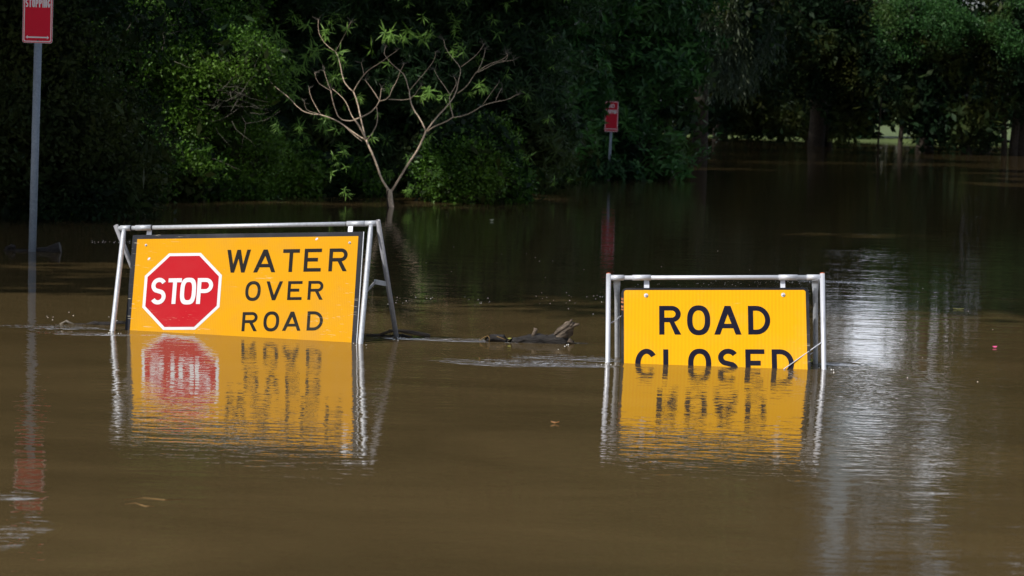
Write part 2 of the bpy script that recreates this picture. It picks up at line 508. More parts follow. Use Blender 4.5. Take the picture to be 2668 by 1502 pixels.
def glyph(ch, w, s):
    if ch == 'I': return [[(0, 0), (w, 0), (w, 1), (0, 1)]]
    if ch == 'L': return [[(0, 0), (w, 0), (w, s), (s, s), (s, 1), (0, 1)]]
    if ch == 'T': return [[(w/2 - s/2, 0), (w/2 + s/2, 0), (w/2 + s/2, 1 - s), (w, 1 - s), (w, 1), (0, 1), (0, 1 - s), (w/2 - s/2, 1 - s)]]
    if ch == 'E':
        m = 0.52; e = w * 0.80
        return [[(0, 0), (w, 0), (w, s*.95), (s, s*.95), (s, m - s/2), (e, m - s/2), (e, m + s/2), (s, m + s/2), (s, 1 - s*.95), (w, 1 - s*.95), (w, 1), (0, 1)]]
    if ch == 'V':
        h = s * 1.12
        return [[(0, 1), (h, 1), (w/2, s * 1.7), (w - h, 1), (w, 1), (w/2 + h*.52, 0), (w/2 - h*.52, 0)]]
    if ch == 'A':
        h = s * 1.12; y0, y1 = 0.22, 0.22 + s * .92
        def xi(y): return h + (w/2 - h) * y / (1 - s * 1.7)       # inner left edge
        return [[(0, 0), (h, 0), (xi(y0), y0), (w - xi(y0), y0), (w - h, 0), (w, 0), (w/2 + h*.52, 1), (w/2 - h*.52, 1)],
                [(xi(y1), y1), (w - xi(y1), y1), (w/2, 1 - s * 1.7)]]
    if ch == 'W':
        h = s * 1.02; a = w * 0.27; b = w - a
        return [[(0, 1), (h, 1), (a + h*.12, s*2.2), (w/2 - h*.48, 1), (w/2 + h*.48, 1), (b - h*.12, s*2.2), (w - h, 1), (w, 1),
                 (b + h*.42, 0), (b - h*.52, 0), (w/2, 1 - s*2.4), (a + h*.52, 0), (a - h*.42, 0)]]
    if ch == 'N':
        return [[(0, 0), (s, 0), (s, 1 - s*1.9), (w - s, 0), (w, 0), (w, 1), (w - s, 1), (w - s, s*1.9), (s, 1), (0, 1)]]
    if ch == 'D':
        r = min(0.5, w * .62); r2 = r - s
        return [[(0, 0)] + arc(w - r, 0.5, r, 0.5, -90, 90, 18) + [(0, 1)],
                [(s, s)] + arc(w - r, 0.5, r2, 0.5 - s, -90, 90, 18) + [(s, 1 - s)]]
    if ch in 'PR':
        m = 0.43 if ch == 'R' else 0.42; cy = (1 + m) / 2; ry = (1 - m) / 2; rx = min(ry * 1.05, w * .5); cx = w - rx
        out = [(0, 0), (s, 0), (s, m)]
        if ch == 'R': out += [(w * .48, m), (w - s*1.15, 0), (w + s * .06, 0), (w * .70, m + .005)]
        out += arc(cx, cy, rx, ry, -75 if ch == 'R' else -90, 90, 14) + [(0, 1)]
        return [out, [(s, m + s*.95)] + arc(cx, cy, rx - s, ry - s*.95, -90, 90, 14) + [(s, 1 - s*.95)]]
    if ch in 'CG':
        a, b = w/2 - s/2, 0.5 - s/2
        if ch == 'C': return [thick(arc(w/2, .5, a, b, 38, 322, 30), s)]
        pth = arc(w/2, .5, a, b, 38, 330, 28) + [(w - s/2, .47), (w * .55, .47)]
        return [thick(pth[:-1], s), [(w*.52, .40), (w - s*1.02, .40), (w - s*1.02, .40 + s*.9), (w*.52, .40 + s*.9)]]
    if ch == 'S':
        a = w/2 - s/2; top = 1 - s/2; bot = s/2; mid = .5; ry = (top - mid) / 2
        p1 = arc(w/2, top - ry, a, ry, 28, 180, 12) + arc(w/2, top - ry, a, ry, 180, 238, 4)[1:]
        p2 = [(w - x, 1 - y) for x, y in p1][::-1]
        return [thick(p1 + p2, s)]
    if ch == 'O': return oval(w, s)
    if ch == 'o': return oval(w, s, 3.0)
    raise KeyError(ch)
_glyph = {}
def flat_mesh(loops, name):
    """fill outlines (with holes) into a thin 3D shape, z 0..1 in local units"""
    cu = bpy.data.curves.new(name, 'CURVE'); cu.dimensions = '2D'; cu.fill_mode = 'BOTH'; cu.extrude = 0.5
    for lp in loops:
        sp = cu.splines.new('POLY'); sp.points.add(len(lp) - 1)
        for i, (x, y) in enumerate(lp): sp.points[i].co = (x, y, 0, 1)
        sp.use_cyclic_u = True
    o = bpy.data.objects.new(name, cu); COL.objects.link(o)
    dg = bpy.context.evaluated_depsgraph_get(); dg.update()
    me = bpy.data.meshes.new_from_object(o.evaluated_get(dg))
    v = [tuple(q.co) for q in me.vertices]; fc = [tuple(p.vertices) for p in me.polygons]
    bpy.data.objects.remove(o); bpy.data.curves.remove(cu); bpy.data.meshes.remove(me)
    return v, fc

class Plane:
    """a sign face: origin, right, down, outward normal"""
    def __init__(s, o, u, wd):
        s.o = Vector(o); s.u = Vector(u).normalized()
        wd = Vector(wd); s.w = (wd - s.u * wd.dot(s.u)).normalized()
        s.n = s.w.cross(s.u).normalized()          # towards the viewer
        if s.n.y > 0: s.n = -s.n
    def uv(s, px, py):
        d = ray(px, py); t = (s.o - CP).dot(s.n) / d.dot(s.n); p = CP + d * t - s.o
        return p.dot(s.u), p.dot(s.w)
    def P(s, u, v, n=0.0): return s.o + s.u * u + s.w * v + s.n * n
    def letter(s, ch, u0, v0, u1, v1, stroke, off, mat, parent, th=0.0012, name='letter'):
        h = v1 - v0; wd = (u1 - u0) / h
        vv, ff = flat_mesh(glyph(ch, wd, stroke), 'glyph')
        pts = [s.P(u0 + x * h, v1 - y * h, off + (z + 0.5) * th) for x, y, z in vv]
        return mobj(name, pts, ff, mat, parent)
    def shape(s, loops, off, th, mat, parent, name):
        vv, ff = flat_mesh([[(a, b) for a, b in l] for l in loops], name)
        pts = [s.P(x, y, off + (z + 0.5) * th) for x, y, z in vv]
        return mobj(name, pts, ff, mat, parent)
def rrect(u0, v0, u1, v1, r, n=6):
    if r <= 0: return [(u0, v0), (u1, v0), (u1, v1), (u0, v1)]
    return arc(u0 + r, v0 + r, r, r, 180, 270, n) + arc(u1 - r, v0 + r, r, r, 270, 360, n) + arc(u1 - r, v1 - r, r, r, 0, 90, n) + arc(u0 + r, v1 - r, r, r, 90, 180, n)

# ------------------------------------------------------------------ left stand: STOP WATER OVER ROAD
ZL = lambda x, y: (270 + x * .31056, 550 + y * .31056)
fl = on_water(*ZL(75, 1005)); fr = on_water(*ZL(2155, 1115)); brt = on_water(*ZL(2457, 1062))
back = brt - fr
L0 = at_depth(*ZL(125, 146), fl.y + back.y * .5); L1 = at_depth(*ZL(2290, 105), fr.y + back.y * .5)
st = thing('sign_stand', (fl + fr) / 2, 'tilted galvanised stand holding the wide yellow STOP WATER OVER ROAD board', 'road sign', 'signs on stands in the flood water')
bu = (L1 - L0).normalized()
def along(p, t): return p + bu * t
LB = (L1 - L0).length
def down(a, foot, ext=0.25):
    return foot + (foot - a).normalized() * ext
bar = MB().tube([L0, L1], 0.0150, 16).build('crossbar', M['galv'], st, True)
mb = lambda t0, t1, r: MB().tube([along(L0, t0 * LB), along(L0, t1 * LB)], r, 16)
for a, b in ((.008, .048), (.068, .130), (.888, .955), (.958, .998)):
    mb(a, b, 0.0195).build('collar', M['galv'], bar, True)
for a in (.050, .132, .886):
    mb(a, a + .003, 0.0192).build('gap_ring', M['rubber'], bar, True)
# front legs with pinched tops
for top_px, foot in ((ZL(170, 160), fl), (ZL(2243, 122), fr)):
    tp = at_depth(*top_px, (L0.y if foot is fl else L1.y) - 0.018)
    e = down(tp, foot, .3); d = (e - tp).normalized()
    MB().tube([tp, tp + d * .03, tp + d * .07, foot, e], [.013, .016, .0180, .0180, .0180], 14).build('leg', M['galv'], st, True)
# rear legs, open pipe ends
for topc, side in ((L0 + bu * -.012, 0), (L1 + bu * .012, 1)):
    foot = (fl + back) if side == 0 else brt
    d = (foot - topc).normalized()
    MB().hollow(topc - d * .022, foot + d * .3, .0175, .0135).build('leg', M['galv_dark'], st, True)
# folding brace on the right
ra = at_depth(*ZL(2212, 668), fr.y + (L1.y - fr.y) * .42); rb = at_depth(*ZL(2280, 595), L1.y + .02); rc = at_depth(*ZL(2368, 612), L1.y + back.y * .25)
def flat_bar(a, b, wd, th, name, mat, parent):
    a = Vector(a); b = Vector(b); d = (b - a).normalized(); up = Vector((0, 0, 1)); up = (up - d * up.dot(d)).normalized(); q = d.cross(up)
    poly = [a - up * wd / 2, b - up * wd / 2, b + up * wd / 2, a + up * wd / 2]
    return MB().slab([p - q * th / 2 for p in poly], q * th).build(name, mat, parent)
flat_bar(ra, rb, .020, .006, 'brace', M['galv_dark'], st)
flat_bar(rb + (rb - rc) * .05, rc, .032, .014, 'brace', M['galv'], st)
# board
wl = on_water(*ZL(195, 1005)); wr = on_water(*ZL(2110, 1100))
tl = at_depth(*ZL(245, 203), L0.y - .012); tr = at_depth(*ZL(2180, 175), L1.y - .012)
pl = Plane(tl, tr - tl, (wl + wr) / 2 - (tl + tr) / 2)
W = (tr - tl).length
brd = pl.shape([rrect(0, 0, W, .90, .006)], -0.006, 0.006, M['board_edge'], st, 'sign_board')
ye = [pl.uv(*ZL(283, 238)), pl.uv(*ZL(2138, 213))]
face = pl.shape([rrect(ye[0][0], ye[0][1], ye[1][0], .87, .004)], 0.0, 0.0015, M['yellow_old'], brd, 'yellow_face')
# thin metal rim at the right edge
pl.shape([[(W, 0), (W + .004, 0), (W + .004, .9), (W, .9)]], -0.007, 0.008, M['galv'], brd, 'edge_trim')
ov = [(547, 355), (820, 355), (992, 545), (972, 810), (772, 998), (500, 998), (327, 812), (345, 540)]
ouv = [pl.uv(*ZL(*q)) for q in ov]
cu_, cv_ = sum(q[0] for q in ouv) / 8, sum(q[1] for q in ouv) / 8
hw = (sum(ouv[i][0] for i in (2, 3)) - sum(ouv[i][0] for i in (6, 7))) / 4
hh = (sum(ouv[i][1] for i in (4, 5)) - sum(ouv[i][1] for i in (0, 1))) / 4
def octo(k): return [(cu_ + hw * k / math.cos(R(22.5)) * math.cos(R(22.5 + 45 * i)), cv_ + hh * k / math.cos(R(22.5)) * math.sin(R(22.5 + 45 * i))) for i in range(8)]
em = pl.shape([octo(1.0)], .0019, .0008, M['white'], brd, 'octagon_border')
pl.shape([octo(.925)], .0031, .0006, M['red'], brd, 'red_octagon')
def put(pl, Zf, ch, box, stroke, off, mat, parent):
    x0, y0, x1, y1 = box
    a = pl.uv(*Zf(x0, y0)); b = pl.uv(*Zf(x1, y1)); c = pl.uv(*Zf(x1, y0)); d = pl.uv(*Zf(x0, y1))
    u0 = (a[0] + d[0]) / 2; u1 = (b[0] + c[0]) / 2; v0 = (a[1] + c[1]) / 2; v1 = (b[1] + d[1]) / 2
    return pl.letter(ch, u0, v0, u1, v1, stroke, off, mat, parent)
for ch, b in (('S', (400, 563, 526, 787)), ('T', (540, 567, 652, 782)), ('o', (645, 563, 777, 787)), ('P', (785, 565, 917, 782))):
    put(pl, ZL, ch, b, .158, .0042, M['white'], brd)
for ch, b in (('W', (1033, 327, 1230, 518)), ('A', (1262, 325, 1447, 516)), ('T', (1503, 322, 1642, 513)), ('E', (1683, 318, 1827, 510)), ('R', (1892, 316, 2045, 507))):
    put(pl, ZL, ch, b, .160, .0019, M['ink'], brd)
for ch, b in (('O', (1190, 590, 1318, 756)), ('V', (1363, 592, 1500, 750)), ('E', (1545, 590, 1665, 748)), ('R', (1715, 588, 1842, 746))):
    put(pl, ZL, ch, b, .158, .0019, M['ink'], brd)
for ch, b in (('R', (1163, 850, 1290, 1010)), ('O', (1342, 844, 1473, 1012)), ('A', (1503, 846, 1657, 1006)), ('D', (1708, 843, 1840, 1004))):
    put(pl, ZL, ch, b, .158, .0019, M['ink'], brd)
def bolt(pl, u, v, r, mat, parent, off=.002):
    c = pl.P(u, v, off); m = MB(); vs = []
    m.tube([pl.P(u, v, off), pl.P(u, v, off + r * .25)], r, 12)
    m.tube([pl.P(u, v, off + r * .25), pl.P(u, v, off + r * .8), pl.P(u, v, off + r * .95)], [r * .62, r * .55, r * .3], 8)
    return m.build('bolt', mat, parent, True)
for q in ((357, 288), (2065, 268)): bolt(pl, *pl.uv(*ZL(*q)), .0085, M['galv'], brd)
for i, q in enumerate(((380, 402), (1787, 236))):          # chips in the sheeting
    u, v0 = pl.uv(*ZL(*q)); pl.shape([[(u + .011 * math.cos(R(a)) * (1 + .3 * math.sin(a)), v0 + .008 * math.sin(R(a)) - .004 * math.cos(R(a))) for a in range(0, 360, 45)]], .0018, .0006, M['white'], brd, 'paint_chip')
for q0, q1 in (((360, 160), (397, 200)), ((2049, 135), (2085, 178))):
    a = pl.uv(*ZL(q0[0], q0[1])); b = pl.uv(*ZL(q1[0], q1[1]))
    pl.shape([[(a[0], a[1] - .01), (b[0], a[1] - .01), (b[0], b[1] + .05), (a[0], b[1] + .05)]], -.0105, .004, M['galv_new'], bar, 'hanger_tab')

# ------------------------------------------------------------------ right stand: ROAD CLOSED
ZR = lambda x, y: (1540 + x * .27174, 690 + y * .27174)
fl = on_water(*ZR(160, 935)); fr = on_water(*ZR(2232, 1005)); bl = on_water(*ZR(250, 888)); brr = on_water(*ZR(2152, 948))
yA = (fl.y + bl.y) / 2 + .0; yB = (fr.y + brr.y) / 2
st = thing('sign_stand', (fl + fr) / 2, 'bright tubular stand holding the half sunken yellow ROAD CLOSED board', 'road sign', 'signs on stands in the flood water')
A0 = at_depth(*ZR(168, 90), yA); B0 = at_depth(*ZR(2217, 88), yB)
bA = at_depth(*ZR(175, 126), yA); bB = at_depth(*ZR(2212, 122), yB)
bu = (bB - bA).normalized(); LB = (bB - bA).length
bar = MB().tube([bA, bB], .0145, 16).build('crossbar', M['galv_new'], st, True)
for x0, x1 in ((190, 318), (395, 572), (1800, 1980), (2068, 2197)):
    t0 = (x0 - 175) / (2212 - 175) * LB; t1 = (x1 - 175) / (2212 - 175) * LB
    MB().tube([bA + bu * t0, bA + bu * t1], .0182, 16).build('collar', M['galv_new'], bar, True)
for a, foot in ((A0, fl), (B0, fr)):
    leg = MB().tube([a, foot, foot + (foot - a).normalized() * .3], .0160, 16).build('leg', M['galv_new'], st, True)
    d = (a - foot).normalized()
    MB().tube([a + d * .0005, a + d * .004, a + d * .007], [.0164, .0150, .006], 14).build('end_cap', M['orange_cap'], leg, True)
for px, foot in ((ZR(248, 150), bl), (ZR(2150, 150), brr)):
    a = at_depth(*px, yA + .015); e = foot + (foot - a).normalized() * .3; d = (e - a).normalized(); q = Vector((1, 0, 0))
    m = MB(); n = 12; prof = ((0, .0225, .004), (.03, .0225, .005), (.05, .021, .009), (.10, .0165, .015), ((foot - a).length, .016, .016), ((e - a).length, .016, .016))
    side = (q - d * q.dot(d)).normalized(); fw = d.cross(side); vs = []; fs = []
    for (t, rx, ry) in prof:
        for k in range(n):
            an = 2 * math.pi * k / n; vs.append(a + d * t + side * math.cos(an) * rx + fw * math.sin(an) * ry)
    for i in range(len(prof) - 1):
        for k in range(n): fs.append((i*n + k, i*n + (k+1) % n, (i+1)*n + (k+1) % n, (i+1)*n + k))
    fs.append(tuple(range(n))); m.add(vs, fs); m.build('leg', M['galv'], st, True)
wl = on_water(*ZR(285, 940)); wr = on_water(*ZR(2087, 1010))
tl = at_depth(*ZR(290, 224), bA.y - .012); tr = at_depth(*ZR(2086, 222), bB.y - .012)
pr = Plane(tl, tr - tl, (wl + wr) / 2 - (tl + tr) / 2)
W = (tr - tl).length
brd = pr.shape([rrect(0, 0, W, .72, .038)], -.006, .006, M['board_edge'], st, 'sign_board')
y0 = pr.uv(*ZR(315, 246)); y1 = pr.uv(*ZR(2056, 243))
pr.shape([rrect(y0[0], y0[1], y1[0], .70, .016)], 0, .0015, M['yellow_new'], brd, 'yellow_face')
for ch, b in (('R', (653, 397, 860, 672)), ('O', (920, 392, 1142, 678)), ('A', (1180, 397, 1440, 672)), ('D', (1505, 397, 1717, 671)),
              ('C', (423, 808, 640, 1094)), ('L', (692, 814, 880, 1089)), ('O', (930, 808, 1152, 1094)), ('S', (1218, 808, 1412, 1094)), ('E', (1480, 814, 1663, 1089)), ('D', (1733, 814, 1945, 1089))):
    put(pr, ZR, ch, b, .168, .0019, M['ink_blue'], brd)
for q in ((527, 297), (1841, 292)): bolt(pr, *pr.uv(*ZR(*q)), .0135, M['galv_new'], brd)
for q0, q1 in (((508, 152), (558, 225)), ((1815, 150), (1862, 222))):
    a = pr.uv(*ZR(*q0)); b = pr.uv(*ZR(*q1))
    pr.shape([[(a[0], a[1] - .01), (b[0], a[1] - .01), (b[0], b[1] + .05), (a[0], b[1] + .05)]], -.0105, .004, M['galv_new'], bar, 'hanger_tab')
    pr.shape([[(a[0] - .004, a[1] - .006), (b[0] + .004, a[1] - .006), (b[0] + .004, b[1]), (a[0] - .004, b[1])]], -.0150, .004, M['rubber'], bar, 'hanger_tab')
# torn tape wrapped round the left edge
for i, (ya, yb) in enumerate(((318, 345), (350, 372), (392, 418), (422, 440))):
    a = pr.uv(*ZR(287, ya)); b = pr.uv(*ZR(312, yb))
    pr.shape([[(a[0], a[1]), (b[0], a[1] + .004), (b[0] - .001, b[1]), (a[0] + .002, b[1] - .003)]], .0008, .001, M['tape'], brd, 'tape_scrap')
# chain: separate links between the left leg and the board
ca = at_depth(*ZR(182, 562), yA - (yA - fl.y) * .5 - .01); cb = at_depth(*ZR(290, 488), yA - .02)
nl = 7
ch = link(bpy.data.objects.new('chain', None)); ch.parent = st; ch.location = ca - ORG[st.name]; ORG[ch.name] = ca
for i in range(nl):
    p = ca.lerp(cb, (i + .5) / nl); p.z -= .006 * math.sin(math.pi * (i + .5) / nl)
    d = (cb - ca).normalized(); q = (Vector((0, 0, 1)) if i % 2 else Vector((0, -1, 0))); q = (q - d * q.dot(d)).normalized()
    pts = [p + d * .0085 * math.cos(R(a)) + q * .0050 * math.sin(R(a)) for a in range(0, 361, 36)]
    MB().tube(pts, .0016, 6, cap=False).build('chain_link', M['galv_new'], ch, True)
# steel stay rod on the right
ra = at_depth(*ZR(2225, 735), fr.y + .02 + (yB - fr.y) * .25 - .02); rb = pr.uv(*ZR(1858, 1002)); rb = pr.P(rb[0], rb[1], .014)
rb2 = rb + (rb - ra) * .3
MB().tube([ra + Vector((.004, 0, -.02)), ra + Vector((.006, 0, -.006)), ra, ra + (rb - ra) * .05, rb, rb2], .0036, 8).build('stay_rod', M['galv_new'], st, True)
p0 = at_depth(*ZR(2126, 843), brr.y - .05); p1 = at_depth(*ZR(2088, 872), brr.y - .08)
MB().tube([p0, p1], .003, 8).build('stay_rod', M['galv_new'], st, True)

# ------------------------------------------------------------------ NO STOPPING signs
def arrow2(u0, u1, v, hh_, t):
    k = hh_ * 1.15
    return [(u0, v), (u0 + k, v - hh_), (u0 + k * .8, v - t), (u1 - k * .8, v - t), (u1 - k, v - hh_), (u1, v), (u1 - k, v + hh_), (u1 - k * .8, v + t), (u0 + k * .8, v + t), (u0 + k, v + hh_)]
def no_stopping(px_bottom, px_foot, plate_w, r, label, asp):
    lean = 0.0
    foot = on_water(*px_foot); D = foot.y
    s = thing('parking_sign', foot, label, 'street sign', 'red no stopping signs on posts')
    b = at_depth(px_bottom[0], px_bottom[1], D)
    hgt = plate_w * asp
    axis = (b - foot).normalized()
    topz = foot + axis * ((b - foot).length + hgt * .93)
    post = MB().tube([foot - axis * .8, topz], r, 18).build('post', M['galv_post'], s, True)
    MB().tube([topz, topz + axis * .012], r * 1.06, 18).build('post_cap', M['galv_post'], post, True)
    c = b + Vector((0, -r - .006, 0))
    u = Vector((1, 0.0, -lean)).normalized()
    p = Plane(c - u * plate_w / 2 + Vector((lean, 0, 1)).normalized() * hgt, u, -axis)
    h = hgt
    plate = p.shape([rrect(0, 0, plate_w, h, plate_w * .08)], -.0025, .002, M['white'], s, 'sign_plate')
    e = plate_w * .025
    p.shape([rrect(e * .5, e * .5, plate_w - e * .5, h - e * .5, plate_w * .07)], .0002, .0006, M['red_plate'], plate, 'red_rim')
    p.shape([rrect(e * 1.6, e * 1.6, plate_w - e * 1.6, h - e * 1.6, plate_w * .06), rrect(e * 2.8, e * 2.8, plate_w - e * 2.8, h - e * 2.8, plate_w * .05)], .0012, .0006, M['white'], plate, 'white_rim')
    def row(txt, u0, u1, v0, v1, stroke):
        n = len(txt); gap = .16; hh2 = v1 - v0
        wts = [.45 if c == 'I' else 1.0 for c in txt]; tot = sum(wts) + gap * (n - 1)
        k = (u1 - u0) / tot; x = u0
        for c, wgt in zip(txt, wts):
            w_ = stroke * hh2 if c == 'I' else k * wgt
            xx = x + (k * wgt - w_) / 2
            p.letter('o' if c == 'O' else c, xx, v0, xx + w_, v1, stroke, .0012, M['white'], plate, .0008)
            x += k * (wgt + gap)
    row('NO', plate_w * .30, plate_w * .70, h * .09, h * .215, .17)
    row('STOPPING', plate_w * .085, plate_w * .915, h * .275, h * .41, .15)
    p.shape([arrow2(plate_w * .11, plate_w * .89, h * .905, plate_w * .065, plate_w * .022)], .0012, .0008, M['white'], plate, 'arrow')
    bolt(p, plate_w * .52, h * .955, .008, M['rubber'], plate, .0012)
    bolt(p, plate_w * .52, h * .03, .008, M['rubber'], plate, .0012)
    return s
no_stopping((99, 113), (84, 656), .302, .0385, 'tall red NO STOPPING sign on grey post at the left, cut by the photo top', 2.0)
no_stopping((1592, 344), (1585, 469), .29, .030, 'small distant red NO STOPPING sign on short post among broad leaves', 2.28)

# ------------------------------------------------------------------ foliage
def unit(a): return a / (np.linalg.norm(a, axis=-1, keepdims=True) + 1e-9)
def leaf(base, d, up, L, wd, droop=0.2, fold=0.15, quads=1):
    """one leaf: verts, tris"""
    base = np.array(base); d = unit(np.array(d, float)); up = np.array(up, float); s = unit(np.cross(d, up)); up2 = np.cross(s, d)
    if quads == 1:
        v = [base, base + d * L * .45 + s * wd / 2 + up2 * wd * fold, base + d * L - np.array([0, 0, 1]) * L * droop, base + d * L * .45 - s * wd / 2 + up2 * wd * fold]
        return v, [(0, 1, 2), (0, 2, 3)]
    v = [base]
    for tt, ww in ((.25, .8), (.6, .95)):
        c = base + d * L * tt - np.array([0, 0, 1]) * L * droop * tt * tt
        v += [c + s * wd * ww / 2 + up2 * wd * fold, c, c - s * wd * ww / 2 + up2 * wd * fold]
    v.append(base + d * L - np.array([0, 0, 1]) * L * droop)
    f = [(0, 1, 2), (0, 2, 3), (1, 4, 5), (1, 5, 2), (2, 5, 6), (2, 6, 3), (4, 7, 5), (5, 7, 6)]
    return v, f
def sprig(kind, g):
    """sprig template growing along +Z of its own frame (z = outward)"""
    V = []; Fc = []
    def put_(v, f):
        n = len(V); V.extend(v); Fc.extend([tuple(i + n for i in q) for q in f])
    if kind == 'small':                       # twig with small oval leaves
        for i in range(11):
            t = i / 10; a = i * 2.4 + g.uniform(-.4, .4)
            b = np.array([.05 * math.sin(a * .4), .05 * math.cos(a * .7), .24 * t])
            d = np.array([math.cos(a), math.sin(a), .55 + .5 * t])
            put_(*leaf(b, d, g.normal(size=3), g.uniform(.055, .085), g.uniform(.026, .038), .15))
    elif kind == 'palm':                      # star of narrow drooping leaves
        nn = 11
        for i in range(nn):
            a = i * 2 * math.pi / nn + g.uniform(-.25, .25)
            d = np.array([math.cos(a) * g.uniform(.3, 1), math.sin(a) * g.uniform(.3, 1), g.uniform(-1.3, .35)])
            put_(*leaf([0, 0, .05 * i / nn], d, [0, 0, 1], g.uniform(.10, .25), g.uniform(.020, .030), .0, .1))
    elif kind == 'broad':                     # whorl of broad pointed leaves
        nn = 7
        for i in range(nn):
            a = i * 2.4 + g.uniform(-.3, .3)
            d = np.array([math.cos(a), math.sin(a), g.uniform(-.1, .8)])
            put_(*leaf([0, 0, .2 * i / nn], d, [0, 0, 1], g.uniform(.16, .27), g.uniform(.055, .085), g.uniform(.0, .3), .18))
    elif kind == 'weep':                      # hanging strand (grown downwards)
        for i in range(16):
            t = i / 15; a = i * 2.4
            d = np.array([math.cos(a) * .5, math.sin(a) * .5, 1.0])
            put_(*leaf([.03 * math.sin(3 * t), .03 * math.cos(2 * t), .9 * t], d, g.normal(size=3), g.uniform(.12, .18), g.uniform(.022, .032), 0, .1))
    elif kind == 'coarse':
        for i in range(9):
            d = g.normal(size=3); put_(*leaf(g.normal(size=3) * .13, d, g.normal(size=3), g.uniform(.10, .19), g.uniform(.045, .08), .1))
    elif kind == 'big':                       # cheap clump for the back rows and high shade crowns
        for i in range(4):
            d = g.normal(size=3); put_(*leaf(g.normal(size=3) * .13, d, g.normal(size=3), g.uniform(.15, .26), g.uniform(.08, .12), .1))
    elif kind == 'fine':                      # distant twig
        for i in range(8):
            d = g.normal(size=3) + np.array([0, 0, .4]); put_(*leaf(g.normal(size=3) * .13, d, g.normal(size=3), g.uniform(.10, .17), g.uniform(.035, .065), .1))
    return np.array(V, float), np.array(Fc, int)
TPL = {k: [sprig(k, rng) for _ in range(4)] for k in ('small', 'palm', 'broad', 'weep', 'coarse', 'fine', 'big')}
def frames(z, g):
    """rotation matrices whose z column is z, random spin"""
    z = unit(z); a = g.normal(size=z.shape); x = unit(np.cross(z, a)); y = np.cross(z, x)
    return np.stack([x, y, z], axis=2)
def scatter(kind, P, Z, scale, g):
    out_v = []; out_f = []; off = 0
    idx = g.integers(0, 4, len(P)); Rm = frames(Z, g)
    sc = scale * g.uniform(.75, 1.25, len(P))
    for t in range(4):
        m = idx == t
        if not m.any(): continue
        V, Fc = TPL[kind][t]
        w_ = np.einsum('nij,vj->nvi', Rm[m] * sc[m][:, None, None], V) + P[m][:, None, :]
        n = m.sum(); out_v.append(w_.reshape(-1, 3))
        ff = Fc[None] + (np.arange(n) * len(V))[:, None, None] + off
        out_f.append(ff.reshape(-1, 3)); off += n * len(V)
    return np.concatenate(out_v), np.concatenate(out_f)
def hash_noise(P, s, seed):
    """cheap smooth 3D noise from summed sines"""
    r = np.random.default_rng(seed); o = np.zeros(len(P))
    for _ in range(7):
        k = r.normal(size=3) * s; o += np.sin(P @ k + r.uniform(0, 6.28))
    return o / 2.6
def blob_points(blobs, n, g, shell=(0.72, 1.03), clump=2.2, gap=-.55, zmin=0.02, front=True):
    """points in ellipsoid shells, thinned into clumps with gaps between"""
    vol = np.array([b[3] * b[5] + b[4] * b[5] + b[3] * b[4] for b in blobs]); pr_ = vol / vol.sum()
    Ps = []; Zs = []
    need = n; it = 0
    while need > 0 and it < 12:
        it += 1
        k = int(need * 2.2) + 50
        bi = g.choice(len(blobs), k, p=pr_); B = np.array(blobs)[bi]
        d = unit(g.normal(size=(k, 3)))
        if front:
            d[:, 1] = np.where((d[:, 1] > 0.15) & (g.random(k) < .75), -d[:, 1], d[:, 1])
        r = g.uniform(shell[0], shell[1], k)[:, None]
        P = B[:, :3] + d * B[:, 3:6] * r
        # lumpy outline
        nz = hash_noise(P, clump, 5)
        P = P + d * (nz * .24 * np.minimum(B[:, 3:6].min(axis=1), 1.5))[:, None]
        keep = (hash_noise(P, clump * 1.4, 9) > gap + g.normal(size=k) * .25) & (P[:, 2] > zmin)
        P = P[keep]; dd = d[keep] / B[keep][:, 3:6]
        Ps.append(P); Zs.append(unit(dd)); need -= len(P)
    P = np.concatenate(Ps)[:n]; Z = np.concatenate(Zs)[:n]
    return P, Z
TRI = [0]
def crown(parent, kind, blobs, n, mat, scale=1.0, up=.35, jitter=.6, down_=0.0, fill=0.35, fill_mat=None, clump=2.2, gap=-.55, seed=1, zmin=.03, name='crown', front=True, shell=(.72, 1.03), fill_scale=1.0, fkind='coarse'):
    g = np.random.default_rng(seed)
    P, Z = blob_points(blobs, n, g, shell=shell, clump=clump, gap=gap, zmin=zmin, front=front)
    Z = unit(Z + g.normal(size=Z.shape) * jitter + np.array([0, 0, up - down_]))
    if kind == 'weep': Z = unit(np.array([0, 0, -1.0]) + g.normal(size=Z.shape) * .12)
    v, f_ = scatter(kind, P, Z, scale, g)
    TRI[0] += len(f_)
    o = mobj(name, v, f_, mat, parent); o['kind'] = 'stuff'
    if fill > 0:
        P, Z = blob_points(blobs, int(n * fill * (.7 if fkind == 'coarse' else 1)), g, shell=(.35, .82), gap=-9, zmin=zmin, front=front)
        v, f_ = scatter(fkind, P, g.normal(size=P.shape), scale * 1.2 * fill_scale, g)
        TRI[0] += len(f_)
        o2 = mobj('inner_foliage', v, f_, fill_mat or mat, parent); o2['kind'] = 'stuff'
    return o
